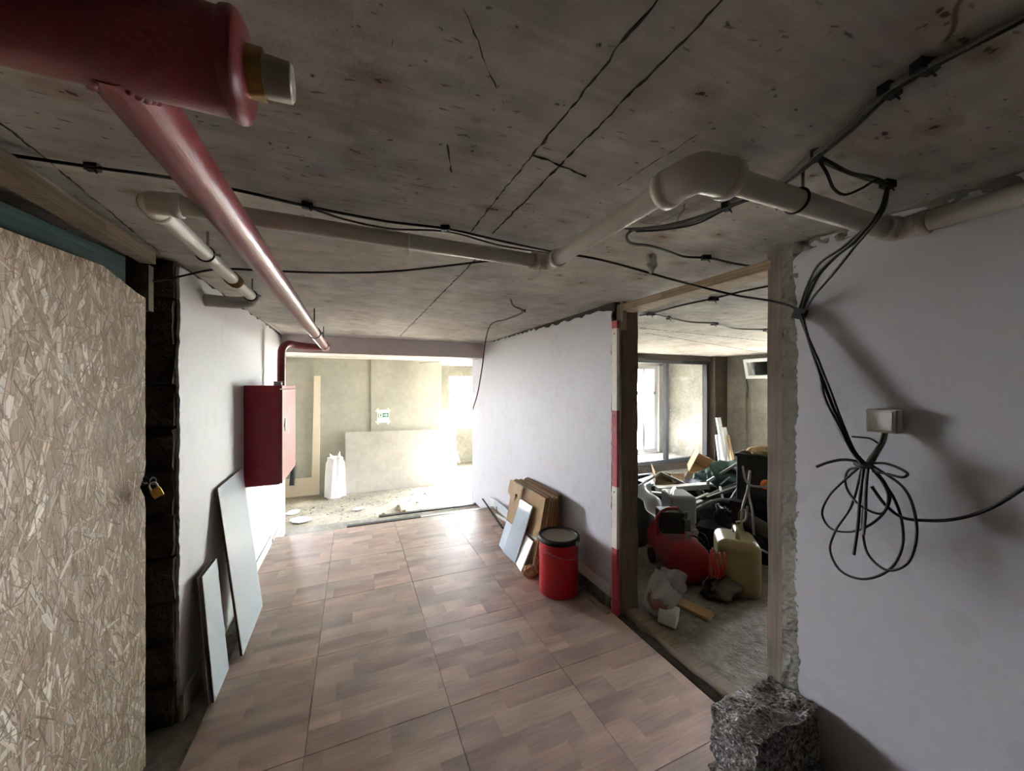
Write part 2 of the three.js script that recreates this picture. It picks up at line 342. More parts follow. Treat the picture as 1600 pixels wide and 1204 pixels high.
// floor: screed with wood-look tiles, each tile a piece
struct('floor_screed', [uvm(bx(-2.2, XR + 0.02, -0.3, -0.02, -4.27, 2.2))], M.dirt, 'dark dusty screed under the tiles, bare along the left wall', 'floor');
const floor = struct('floor', null, null, 'wood-look tiled floor of the passage in brown grey plank print', 'floor');
{
  const mats = T_floor.map((t) => new THREE.MeshStandardMaterial({ map: t, roughness: 0.42, bumpMap: T_rough, bumpScale: 0.0003 }));
  const G = 0.0016;
  const add = (x0, x1, z0, z1, k, y = 0) => {   // z0 < z1
    const g = clean(bx(x0 + G, x1 - G, y - 0.012, y, z0 + G, z1 - G));
    const p = g.attributes.position, uv = g.attributes.uv;
    for (let i = 0; i < p.count; i++) uv.setXY(i, (p.getX(i) + 0.182 + 6) / 0.6 % 1 === 0 ? uv.getX(i) : ((p.getX(i) - x0) / 0.6), (p.getZ(i) - z0) / 0.6);
    mesh('floor_tile', g, mats[k % mats.length], floor).position.y = 0.0004 * (hash(k, 3, 3) - 0.5);
  };
  let k = 0;
  const zs = [1.9, 1.29, 0.69, 0.09, -0.51, -1.11, -1.71, -2.31, -2.91, -3.51, -4.11, -4.29];
  for (let r = 0; r + 1 < zs.length; r++) {
    const z1 = zs[r], z0 = zs[r + 1];
    const left = z1 > -1.6 ? -0.715 : z1 > -2.8 ? -0.625 : -0.715;
    for (const [x0, x1] of [[left, -0.182], [-0.182, 0.418], [0.418, 1.018], [1.018, 1.575]]) add(x0, x1, z0, z1, (k = (k * 5 + 3 + r) % 97));
  }
  const add2 = () => {}; add2();
}
// landing and steps down into the far room
struct('stair', [uvm(bx(XL, XR, -0.9, -0.17, -5.0, -4.27)), uvm(bx(XL, XR, -0.9, -0.35, -5.3, -5.0)), uvm(bx(XL, XR, -0.9, -0.53, -5.6, -5.3)), uvm(bx(XL, XR, -0.32, -0.012, -4.288, -4.2))], M.dirt, 'concrete landing and steps going down at the end of the passage', 'steps');
struct('trim_1', [bx(-0.06, 0.71, -0.035, 0.006, -4.35, -4.291)], M.black, 'black metal edging on the last row of floor tiles', 'edging');
struct('trim_2', [bx(0.3, XR - 0.01, -0.2, -0.16, -5.05, -4.985)], M.black, 'black metal edging on the lower landing step', 'edging');
struct('trim_3', [bx(0.71, XR - 0.01, -0.03, 0.004, -4.33, -4.291)], M.alu, 'bright metal edging on the tile edge beside the right wall', 'edging');
struct('floor_far', uvm(bx(-4.2, 3.6, -0.9, -0.72, -10.7, -5.1)), M.dust, 'dusty sandy concrete floor of the far room', 'floor');
struct('floor_right', [uvm(bx(XR + 0.02, 7.0, -0.3, -0.04, -5.3, 2.2)), uvm(bx(3.5, 7.0, -0.3, -0.04, -6.6, -5.3))], M.dirt, 'dirty bare concrete floor of the junk room', 'floor');

// wall cores
struct('wall_left_core', [uvm(bx(XL - 0.2, XL - 0.012, -0.9, CEIL, -4.94, -2.14)), uvm(bx(XL - 0.2, XL - 0.012, -0.1, CEIL, 0.9, 2.2))], M.jamb, 'dark masonry inside the left wall, bare at the door jamb', 'wall');
{
  // rough end face of the left wall: masonry blocks with recessed joints
  const w = struct('wall_left_jamb', null, null, 'dark rough masonry blocks at the end of the left wall beside the chipboard door', 'wall');
  for (let i = 0, y = -0.01; y < CEIL - 0.02; i++) {
    const h = Math.min(0.19 + 0.012 * (hash(i, 4, 4) - 0.5), CEIL - y), dz = 0.012 * hash(i, 8, 2);
    mesh('block', uvm(jag(new THREE.BoxGeometry(0.188, h - 0.01, 0.05, 6, 8, 2).translate(XL - 0.107, y + h / 2, -2.13 + dz), 0.009, 22, 5 + i)), M.jamb, w);
    y += h;
  }
}
struct('wall_right_core', [uvm(bx(XR + 0.012, XR + 0.15, -0.9, CEIL, -5.22, -2.02)), uvm(bx(XR + 0.025, XR + 0.15, -0.3, CEIL, -0.94, 2.2))], M.core, 'masonry inside the right wall, bare around the doorway', 'wall');
// plaster coats with ragged edges
function plasterCoat(name, pts, X, t, label) {   // pts in (z, y); front face at X facing the passage
  const s = new THREE.Shape(pts.map(([z, y]) => new THREE.Vector2(-z, y)));
  const g = new THREE.ExtrudeGeometry(s, { depth: t, bevelEnabled: false });
  g.rotateY(Math.PI / 2);   // shape x(-z) -> -z... x axis becomes -z, depth becomes +x
  g.translate(X, 0, 0);
  return struct(name, uvm(g), M.plaster, label, 'wall');
}
const ragV = (z, y0, y1, amp, n, s) => { const o = []; for (let i = 0; i <= n; i++) { const y = y0 + (y1 - y0) * i / n; o.push([z + amp * (0.9 * (vnoise(y * 7 + 40, 3, 997, s) - 0.5) + 0.6 * (vnoise(y * 26 + 40, 9, 997, s + 1) - 0.5) + 0.35 * (hash(i, s, 1) - 0.5)), y]); }; return o; };
const ragH = (z0, z1, y, amp, n, s) => { const o = []; for (let i = 1; i < n; i++) o.push([z0 + (z1 - z0) * i / n, y + amp * (hash(i, s, 2) - 0.5)]); return o; };
plasterCoat('wall_left', [[-4.94, -0.9], ...ragV(-2.125, -0.02, 2.035, 0.02, 140, 3).map((p, i) => i === 0 ? [p[0], 0.0] : p), ...ragH(-2.13, -4.94, 2.045, 0.02, 40, 5), [-4.94, 2.05]], XL - 0.012, 0.012, 'white painted plaster wall left of the passage');
plasterCoat('wall_right', [[-5.22, -0.9], [-2.03, -0.9], ...ragV(-2.03, 0.07, 2.0, 0.022, 140, 7), ...ragH(-2.03, -4.6, 2.02, 0.03, 50, 8).map((p) => [p[0], p[1] + 0.012 * (-2.03 - p[0])]), [-5.22, 2.055]], XR, 0.014, 'white painted plaster wall right of the passage, beyond the doorway');
plasterCoat('wall_right_near', [[2.2, -0.3], [2.2, 2.06], ...ragH(2.2, -0.88, 2.045, 0.02, 60, 9), ...ragV(-0.9, 2.0, 0.0, 0.022, 200, 11), [-0.9, -0.3]], XR, 0.014, 'white plaster wall with hanging cables beside the doorway');
{ // rough mortar strip between plaster and the doorway post
  const g = new THREE.BoxGeometry(0.03, CEIL, 0.062, 2, 300, 9).translate(XR + 0.018, CEIL / 2, -0.925);
  struct('wall_right_mortar', uvm(jag(jag(g, 0.004, 30, 21), 0.006, 110, 22)), M.render, 'rough grey mortar along the edge of the doorway', 'wall');
  const h = new THREE.BoxGeometry(0.012, 0.04, 1.45, 2, 4, 120).translate(XR + 0.006, 2.04, -0.25);
  struct('wall_right_mortar_top', uvm(jag(h, 0.012, 40, 23)), M.render, 'rough grey mortar where the cable wall meets the ceiling', 'wall');
}
// beam over the end of the passage
struct('beam', uvm(bx(XL - 0.2, XR + 0.15, 1.865, CEIL, -5.1, -4.7)), M.beam, 'painted concrete beam across the end of the passage', 'beam');
// walls round the passage that close the space
struct('wall_back', uvm(bx(-2.2, 7.0, -0.3, CEIL, 1.9, 2.15)), M.conc, 'plain concrete wall behind the viewpoint', 'wall');
struct('wall_left_room', [uvm(bx(-2.2, -2.05, -0.3, CEIL, -2.3, 2.0)), uvm(bx(-2.1, XL - 0.19, -0.3, CEIL, -2.35, -2.2))], M.conc, 'concrete walls of the closed room behind the chipboard door', 'wall');

// far room
struct('wall_far', [uvm(bx(-1.35, 0.352, -0.9, CEIL, -8.72, -8.52)), uvm(bx(-4.2, -2.7, -0.9, CEIL, -8.72, -8.52)), uvm(bx(-2.75, -1.3, -0.9, 0.0, -8.72, -8.52)), uvm(bx(-2.75, -1.3, 1.8, CEIL, -8.72, -8.52)), uvm(bx(0.35, 1.87, -0.9, CEIL, -8.72, -8.5)), uvm(bx(1.67, 1.87, -0.9, CEIL, -10.6, -8.7))], M.concGreen, 'bare grey green rendered wall across the far room', 'wall');
struct('wall_far_left', uvm(bx(-4.2, -4.0, -0.9, CEIL, -8.6, -5.0)), M.conc, 'concrete wall at the left end of the far room', 'wall');
struct('wall_far_near', [uvm(bx(-4.1, XL - 0.19, -0.9, CEIL, -5.15, -4.95)), uvm(bx(XR + 0.1, 3.6, -0.9, CEIL, -5.35, -5.18))], M.conc, 'concrete wall on the near side of the far room', 'wall');
struct('wall_far_window', [uvm(bx(1.8, 2.5, -0.9, CEIL, -10.6, -10.4)), uvm(bx(2.5, 3.5, 1.77, CEIL, -10.6, -10.4)), uvm(bx(2.5, 3.5, -0.9, 0.26, -10.6, -10.4))], M.render, 'rough plastered wall around the bright far window', 'wall');
struct('wall_far_right', [uvm(bx(3.4, 3.6, 1.86, CEIL, -10.6, -5.2)), uvm(bx(3.4, 3.6, -0.9, 1.9, -6.75, -5.2)), uvm(bx(3.4, 3.6, -0.9, 1.9, -10.6, -9.5))], M.conc, 'wall of the far room with a wide opening to daylight', 'wall');
function windowUnit(n, label, place, w, h, cols, rows, fr, frameMat, dep = 0.07) {   // local x across, y up, centred at place(x,y,z)
  const o = struct('window_' + n, null, null, label, 'window');
  const put = (name, g, m, par = o) => mesh(name, g.applyMatrix4(place), m, par);
  const sash = [bx(0, w, 0, fr, -dep / 2, dep / 2), bx(0, w, h - fr, h, -dep / 2, dep / 2), bx(0, fr, fr, h - fr, -dep / 2, dep / 2), bx(w - fr, w, fr, h - fr, -dep / 2, dep / 2)];
  put('frame', join(sash), frameMat);
  for (let i = 1; i < cols.length - 1; i++) put('mullion', bx(cols[i] - fr / 2, cols[i] + fr / 2, fr, h - fr, -dep / 2, dep / 2), frameMat);
  for (let i = 0; i + 1 < cols.length; i++) {
    const a = cols[i] + fr / 2, b = cols[i + 1] - fr / 2;
    for (let j = 1; j < rows.length - 1; j++) put('transom', bx(a, b, rows[j] - fr / 2, rows[j] + fr / 2, -dep / 2, dep / 2), frameMat);
    for (let j = 0; j + 1 < rows.length; j++) put('pane', new THREE.PlaneGeometry(b - a, rows[j + 1] - rows[j] - fr).translate((a + b) / 2, (rows[j] + rows[j + 1]) / 2, 0), M.glass);
  }
  return o;
}
const place = (x, y, z, ry = 0) => new THREE.Matrix4().makeRotationY(ry).setPosition(x, y, z);
windowUnit(1, 'bright white framed window in the wall behind the far room', place(2.5, 0.26, -10.5), 0.98, 1.51, [0, 0.5, 0.98], [0, 1.05, 1.51], 0.06, M.whitePvc);

windowUnit(5, 'wide white framed window in the hidden left part of the far wall', place(-2.7, 0.0, -8.62), 1.35, 1.8, [0, 0.68, 1.35], [0, 1.8], 0.06, M.whitePvc);

// junk room shell
struct('wall_junk_window', [uvm(bx(XR + 0.1, 3.2, -0.3, CEIL, -5.28, -5.06)), uvm(bx(3.2, 6.33, -0.3, 0.08, -5.28, -5.08)), uvm(bx(3.2, 6.33, 1.97, CEIL, -5.28, -5.08)), uvm(bx(6.36, 6.72, -0.3, CEIL, -5.28, -5.0))], M.core, 'dark rough sill, lintel and pier round the junk room window', 'wall');
struct('wall_junk_right', [uvm(bx(6.7, 6.95, -0.3, CEIL, -6.6, -4.6)), uvm(bx(6.7, 6.95, -0.3, CEIL, -3.85, -3.4)), uvm(bx(6.7, 6.95, -0.3, CEIL, -2.2, 2.2)), uvm(bx(6.7, 6.95, -0.3, 0.55, -3.45, -1.85)), uvm(bx(6.7, 6.95, 1.85, CEIL, -3.45, -1.85)), uvm(bx(6.7, 6.95, -0.3, 1.62, -4.62, -3.83)), uvm(bx(6.7, 6.95, 1.99, CEIL, -4.62, -3.83))], M.conc, 'pitted bare concrete wall with a small hopper window', 'wall');
struct('wall_loggia', [uvm(bx(3.4, 6.95, -0.3, -0.02, -6.7, -6.5)), uvm(bx(3.4, 6.95, 1.95, CEIL, -6.7, -6.5)), uvm(bx(6.45, 6.95, -0.1, 2.0, -6.7, -6.5)), uvm(bx(3.4, 3.7, -0.1, 2.0, -6.7, -6.5)), uvm(bx(3.42, 3.6, -0.3, CEIL, -6.6, -5.2))], M.plaster, 'white outer wall of the glazed loggia', 'wall');
windowUnit(2, 'dark framed glazed wall between junk room and loggia', place(3.2, 0.08, -5.17), 3.17, 1.89, [0, 1.045, 2.09, 3.17], [0, 1.89], 0.065, M.darkFrame);
windowUnit(3, 'white plastic framed outer window of the loggia', place(3.7, -0.02, -6.6), 2.75, 1.97, [0, 0.7, 1.4, 2.1, 2.36, 2.75], [0, 1.35, 1.97], 0.085, M.whitePvc);
windowUnit(6, 'white framed window farther along the concrete wall of the junk room', place(6.82, 0.55, -2.2, Math.PI / 2), 1.2, 1.3, [0, 0.6, 1.2], [0, 1.3], 0.06, M.whitePvc);
{ // hopper window tilted into the room
  const o = struct('window_4', null, null, 'small white hopper window tilted open high on the concrete wall', 'window');
  const w = 0.76, h = 0.36, f = 0.055, m = new THREE.Matrix4().makeTranslation(6.69, 1.63, -4.22).multiply(new THREE.Matrix4().makeRotationY(-Math.PI / 2)).multiply(new THREE.Matrix4().makeRotationX(0.24));
  const fr = [bx(-w / 2, w / 2, 0, f, -0.03, 0.03), bx(-w / 2, w / 2, h - f, h, -0.03, 0.03), bx(-w / 2, -w / 2 + f, f, h - f, -0.03, 0.03), bx(w / 2 - f, w / 2, f, h - f, -0.03, 0.03)];
  mesh('sash', join(fr).applyMatrix4(m), M.whitePvc, o);
  mesh('pane', new THREE.PlaneGeometry(w - 2 * f, h - 2 * f).translate(0, h / 2, 0).applyMatrix4(m), M.glass, o);
  mesh('outer_frame', [bx(6.72, 6.78, 1.62, 1.66, -4.6, -3.85), bx(6.72, 6.78, 1.95, 1.99, -4.6, -3.85), bx(6.72, 6.78, 1.62, 1.99, -4.6, -4.56), bx(6.72, 6.78, 1.62, 1.99, -3.89, -3.85)], M.whitePvc, o);
  struct('wall_shaft', [uvm(bx(7.3, 7.4, 1.2, 2.06, -5, -3.5)), uvm(bx(6.94, 7.4, 1.2, 1.3, -5, -3.5)), uvm(bx(6.94, 7.4, 2.02, 2.3, -5, -3.5)), uvm(bx(6.94, 7.4, 1.2, 2.06, -3.6, -3.5)), uvm(bx(6.94, 7.4, 1.2, 2.06, -5, -4.9))], M.core, 'dark light shaft wall behind the hopper window', 'wall');
}
// outside: trees
for (const [x, z, s, sd] of [[8.2, -13, 1.1, 1], [6.0, -16, 1.3, 2], [9.5, -17, 1.4, 4]]) {
  const t = thing('tree', ['', 'leafy green tree beyond the loggia window', 'tall leafy tree farther beyond the loggia window', '', 'leafy tree at the back beyond the loggia window'][sd], 'tree', 'trees outside the windows');
  mesh('trunk', [cyl(V(x, -0.86, z), V(x + 0.1, 1.6 * s, z), 0.13 * s, 0.08 * s, 10)], M.bark, t);
  const pos = []; seed = 50 + sd;
  for (let i = 0; i < 1500; i++) {
    const a = rr(0, 6.3), b = Math.acos(rr(-1, 1)), r = s * (0.4 + 0.9 * Math.cbrt(rnd())), c = V(x + r * Math.sin(b) * Math.cos(a), 2.1 * s + 0.85 * r * Math.cos(b), z + r * Math.sin(b) * Math.sin(a));
    const e = V(rr(-1, 1), rr(-1, 1), rr(-1, 1)).normalize().multiplyScalar(0.09), f = V(rr(-1, 1), rr(-1, 1), rr(-1, 1)).cross(e).normalize().multiplyScalar(0.05);
    for (const q of [c.clone().sub(e), c.clone().add(f), c.clone().add(e), c.clone().sub(e), c.clone().add(e), c.clone().sub(f)]) pos.push(q.x, q.y, q.z);
  }
  const g = new THREE.BufferGeometry(); g.setAttribute('position', new THREE.Float32BufferAttribute(pos, 3)); g.computeVertexNormals();
  mesh('foliage', g, M.leaf, t).userData.kind = 'stuff';
}

// baseboards: strips of tile, stepping down by the stairs
{
  const L = struct('baseboard_left', null, null, 'white tile skirting strips stepping down along the left wall', 'skirting');
  const st = (x0, x1, y0, y1, z0, z1, par, m = M.tileEdge) => mesh('skirting_tile', bx(x0, x1, y0, y1, z0, z1, 0.002), m, par);
  st(XL, XL + 0.012, 0.0, 0.085, -4.12, -3.53, L); st(XL, XL + 0.012, 0.0, 0.085, -3.52, -3.0, L); st(XL, XL + 0.012, -0.1, 0.02, -4.5, -4.2, L); st(XL, XL + 0.012, -0.17, -0.08, -4.85, -4.55, L);
  st(XL - 0.002, XL + 0.014, -0.02, 0.1, -2.42, -2.13, L, mat(0xa9a49c, 0.8));
  const R = struct('baseboard_right', null, null, 'white tile skirting strips along the right wall', 'skirting');
  st(XR - 0.012, XR, 0.075, 0.15, -2.62, -2.04, R); st(XR - 0.012, XR, 0.075, 0.15, -3.2, -2.63, R); st(XR - 0.012, XR, 0.0, 0.085, -4.1, -3.5, R); st(XR - 0.012, XR, -0.02, 0.1, -4.42, -4.2, R);
  const g = new THREE.BoxGeometry(0.02, 0.078, 1.2, 3, 8, 110).translate(XR - 0.002, 0.038, -2.64);
  struct('baseboard_right_adhesive', uvm(jag(jag(g, 0.012, 45, 31), 0.008, 90, 32)), M.render, 'rough patches of tile adhesive below the right skirting', 'skirting');
}

struct('balcony_slab', uvm(bx(3.62, 7.1, CEIL, CEIL + 0.2, -8.3, -6.7)), M.ceiling, 'concrete balcony slab overhanging outside the loggia', 'balcony');

// ---------------------------------------------------------------- doorway timber
{
  const d = struct('door_1', null, null, 'rough timber frame round the doorway to the junk room', 'door frame');
  mesh('post', uvm(jag(new THREE.BoxGeometry(0.13, CEIL + 0.04, 0.06, 3, 30, 2).translate(XR + 0.07, (CEIL - 0.04) / 2, -0.985), 0.003, 6, 3)), M.woodPost, d);
  mesh('post', uvm(jag(new THREE.BoxGeometry(0.135, CEIL + 0.02, 0.045, 4, 40, 2).translate(XR + 0.085, (CEIL - 0.06) / 2 , -1.978), 0.006, 9, 4)), M.woodPostDark, d);
  mesh('header', uvm(bx(XR + 0.005, XR + 0.125, 1.985, 2.03, -1.96, -1.0, 0.004)), M.woodPale, d);
  mesh('threshold', uvm(jag(new THREE.BoxGeometry(0.075, 0.05, 1.0, 2, 2, 20).translate(XR + 0.095, -0.005, -1.46), 0.004, 7, 6)), M.wood, d);
  mesh('threshold_edge', uvm(jag(new THREE.BoxGeometry(0.05, 0.03, 1.0, 2, 2, 40).translate(XR + 0.01, -0.02, -1.46), 0.01, 16, 8)), M.core, d);
  mesh('spacer', uvm(bx(XR + 0.005, XR + 0.035, 1.86, 2.045, -1.953, -1.925)), M.woodPost, d);
}
{ // red and white striped batten
  const t = thing('striped_batten', 'red and white striped wooden batten standing against the doorway post', 'batten');
  const ys = [0.0, 0.43, 0.835, 1.335, 1.875, 1.925], x0 = XR - 0.022, x1 = XR - 0.002;
  for (let i = 0; i + 1 < ys.length; i++) mesh('stripe', bx(x0, x1, ys[i], ys[i + 1], -2.005, -1.955), i % 2 ? M.pole : M.poleRed, t);
  for (const y of [0.8, 1.3, 1.84]) mesh('nail', cyl(V(x0 - 0.002, y, -1.98), V(x0 + 0.01, y, -1.98), 0.005, 0.005, 8), M.black, t);
}

// ---------------------------------------------------------------- chipboard door with padlock, board and plank above
{
  // the sheet swings out of the left wall opening: far edge flush with the wall, hinge side set back
  const t = thing('chipboard_door', 'large sheet of strand chipboard used as a door in the left wall', 'door');
  const A = V(-0.745, 0, -1.89), dir = V(-Math.sin(0.15), 0, Math.cos(0.15)), Lw = 2.35, nrm = V(Math.cos(0.15), 0, Math.sin(0.15));
  const s = new THREE.Shape(); const pts = [];
  const seedE = (i) => 0.004 * (hash(i, 5, 5) - 0.5);
  for (let i = 0; i <= 40; i++) { const y = 0.02 + (1.84 - 0.02) * i / 40; let x = seedE(i); if (y > 1.06 && y < 1.16) x += 0.03 * Math.sin((y - 1.06) / 0.1 * Math.PI); pts.push([x, y]); }
  for (let i = 0; i <= 8; i++) pts.push([0.03 + 0.15 * i / 8, 1.845 + 0.05 * i / 8 + seedE(i + 90)]);
  for (let i = 0; i <= 20; i++) pts.push([0.2 + (Lw - 0.2) * i / 20, 1.9 + seedE(i + 50)]);
  pts.push([Lw, 0.02]);
  pts.forEach(([x, y], i) => (i ? s.lineTo(x, y) : s.moveTo(x, y)));
  const g = new THREE.ExtrudeGeometry(s, { depth: 0.018, bevelEnabled: true, bevelSize: 0.001, bevelThickness: 0.001, bevelSegments: 1 });
  const gc = clean(g), p = gc.attributes.position, uv = gc.attributes.uv, nm = gc.attributes.normal;
  for (let i = 0; i < p.count; i++) { uv.setXY(i, p.getX(i), p.getY(i)); }
  gc.applyMatrix4(new THREE.Matrix4().makeBasis(dir, V(0, 1, 0), dir.clone().cross(V(0, 1, 0))).setPosition(A));
  mesh('sheet', gc, M.osb, t);
  // padlock hangs from a hasp through the notch of the sheet
  const P = atD(241, 750, 1.44).add(V(0, 0, 0));
  const k = thing('padlock', 'small brass padlock hanging at the edge of the chipboard door', 'padlock');
  const c = P.clone().add(V(0.004, -0.05, -0.01));
  const rot = new THREE.Matrix4().makeRotationFromEuler(new THREE.Euler(0.15, 0.7, 0.3)).setPosition(c);
  mesh('body', bx(-0.016, 0.016, -0.02, 0.018, -0.007, 0.007, 0.004).applyMatrix4(rot), mat(0xc9a040, 0.3, { metalness: 0.8 }), k);
  mesh('shackle', tube([V(-0.011, 0.015, 0), V(-0.011, 0.034, 0), V(-0.006, 0.044, 0), V(0.006, 0.044, 0), V(0.011, 0.034, 0), V(0.011, 0.015, 0)], 0.0032, 30).applyMatrix4(rot), M.steel, k);
  const h = thing('door_chain', 'black chain links tied through the notch of the chipboard door', 'chain');
  for (let i = 0; i < 4; i++) mesh('link', ringOn(c.clone().add(V(-0.012 - i * 0.016, 0.046 + 0.012 * Math.sin(i * 1.5), 0.005 - i * 0.012)), i % 2 ? V(0.3, 1, 0.2) : V(1, 0.2, 0.4), 0.013, 0.004, 16), M.black, h);
}
single('lintel_plank', 'worn wooden plank above the chipboard door', 'plank', uvm(jag(new THREE.BoxGeometry(0.05, 0.05, 2.7, 2, 2, 60).translate(XL - 0.03, 2.006, -0.57), 0.004, 8, 41)), M.wood);
single('teal_board', 'teal painted board behind the top of the chipboard door', 'board', uvm(bx(0, 2.5, 1.8, 1.985, 0, 0.018)).applyMatrix4(new THREE.Matrix4().makeBasis(V(-Math.sin(0.15), 0, Math.cos(0.15)), V(0, 1, 0), V(-Math.cos(0.15), 0, -Math.sin(0.15))).setPosition(-0.79, 0, -1.86)), M.teal);
single('frame_stud', 'short grey wooden stud under the end of the lintel plank', 'stud', uvm(bx(XL - 0.075, XL - 0.03, 1.8, 1.982, -1.97, -1.93)), M.woodDark);

// ---------------------------------------------------------------- fire pipe
{
  const t = thing('fire_pipe', 'dark red painted fire main with welded branch running to the hydrant cabinet', 'pipe');
  const y0 = 1.905, E = atY(372, 108, y0), zP = E.z, R = 0.057;
  mesh('main_pipe', cyl(V(-0.85, y0, zP), V(E.x, y0, zP), R, R, 40), M.redPipe, t);
  mesh('end_flange', orient(lathe([[0, 0.012], [R * 0.86, 0.012], [R * 1.06, 0.006], [R * 1.09, 0], [R * 1.06, -0.008], [R, -0.012]], 40), V(1, 0, 0), V(E.x, y0, zP)), M.redPipe, t);
  const nut = orient(new THREE.CylinderGeometry(0.03, 0.03, 0.02, 8), V(1, 0, 0), V(E.x + 0.02, y0, zP));
  mesh('brass_nipple', nut, M.brass, t);
  mesh('end_cap', orient(lathe([[0, 0.026], [0.02, 0.026], [0.0235, 0.023], [0.0245, 0], [0.0245, -0.012]], 28), V(1, 0, 0), V(E.x + 0.036, y0, zP)), mat(0xb0aca2, 0.4, { metalness: 0.5 }), t);
  // branch: leaves under the main, runs along the passage
  const rb = 0.0375, S = atY(237, 176, y0 - 0.022), yB = S.y, xB = S.x, end = atX(497, 533, xB);
  const zE = -4.22;
  const B1 = V(xB, yB, zP - 0.0), B2 = V(xB, yB, zE);
  mesh('branch_pipe', cyl(V(xB, yB, zP), B2, rb, rb, 32), M.redPipe, t);
  const weld = [], dyB = y0 - yB;
  for (let i = 0; i < 44; i++) {
    const a = Math.PI * 2 * i / 44, wx = xB + rb * Math.cos(a), wy = yB + rb * Math.sin(a), h = Math.abs(wy - y0);
    if (h < R * 0.985) weld.push(new THREE.SphereGeometry(rr(0.0035, 0.006), 7, 5).translate(wx, wy, zP - Math.sqrt(R * R - h * h)));
  }
  mesh('weld_bead', weld, M.redPipe, t);
  // turn left and drop into the cabinet
  const rt = 0.033, xD = -0.6, top = 1.5;
  mesh('drop_pipe', tube([V(xB + 0.02, yB, zE + 0.0), V(xB - 0.02, yB, zE), V(xD + 0.12, yB, zE + 0.14), V(xD + 0.04, yB, zE + 0.23), V(xD + 0.005, yB - 0.05, zE + 0.28), V(xD, yB - 0.13, zE + 0.29), V(xD, top - 0.01, zE + 0.3)], rt, 60, 24), M.redDark, t);
  for (const [i, z] of [[0, -3.05], [1, -3.95]]) {
    const c = thing('pipe_hanger', i ? 'thin steel hanger ring on the red branch pipe close to the beam' : 'steel hanger ring with rod on the red branch pipe mid span', 'pipe clamp');
    mesh('ring', ringOn(V(xB, yB, z), V(0, 0, 1), rb + 0.002, 0.004), M.black, c);
    mesh('rod', cyl(V(xB, yB + rb, z), V(xB, CEIL, z), 0.004, 0.004, 8), M.black, c);
    mesh('bolt', bx(xB + rb, xB + rb + 0.02, yB - 0.008, yB + 0.008, z - 0.008, z + 0.008), M.steel, c);
  }
}
{ // hydrant cabinet
  const t = thing('hydrant_cabinet', 'dark red metal fire hydrant cabinet mounted on the left wall', 'cabinet');
  const x0 = XL, x1 = -0.487, y0 = 0.77, y1 = 1.5, z1 = -3.193, z0 = -3.88;
  mesh('body', bx(x0, x1 - 0.012, y0, y1, z0, z1, 0.003), M.redCab, t);
  const door = mesh('door', bx(x1 - 0.011, x1 + 0.004, y0 + 0.006, y1 - 0.03, z0 + 0.004, z1 - 0.004, 0.003), M.redCab, t);
  mesh('door_rim', bx(x1 - 0.012, x1 + 0.003, y1 - 0.024, y1, z0, z1, 0.003), M.redCab, t);
  for (const y of [y1 - 0.1, y0 + 0.1]) mesh('knockout', ringOn(V((x0 + x1) / 2, y, z1 + 0.0005), V(0, 0, 1), 0.045, 0.0022, 40), M.redDark, t);
  mesh('latch', [cyl(V(x1 + 0.002, 1.2, z1 - 0.1), V(x1 + 0.012, 1.2, z1 - 0.1), 0.02, 0.02, 24), bx(x1, x1 + 0.01, 1.15, 1.25, z1 - 0.13, z1 - 0.11, 0.003)], M.steel, door);
  mesh('lettering', (() => {   // vertical row of pale marks beside the latch
    const a = []; for (let i = 0; i < 7; i++) { const y = 1.11 + i * 0.032; a.push(bx(x1 + 0.004, x1 + 0.0048, y, y + 0.022, z1 - 0.3, z1 - 0.292), bx(x1 + 0.004, x1 + 0.0048, y, y + 0.006, z1 - 0.31, z1 - 0.27), bx(x1 + 0.004, x1 + 0.0048, y + (i % 2 ? 0.01 : 0.016), y + (i % 2 ? 0.014 : 0.022), z1 - 0.32, z1 - 0.28)); } return a;
  })(), mat(0xe8b4b0, 0.5), door);
  for (const y of [0.82, 1.38]) mesh('hinge', cyl(V(x1, y, z0), V(x1, y + 0.08, z0), 0.007, 0.007, 10), M.redCab, door);
  single('pipe_plug', 'short grey plastic plug on top of the hydrant cabinet', 'plug', [cyl(V(-0.575, 1.5, -3.6), V(-0.575, 1.535, -3.6), 0.032, 0.03, 20), ringOn(V(-0.575, 1.53, -3.6), V(0, 1, 0), 0.03, 0.004)], M.greyPlastic);
}

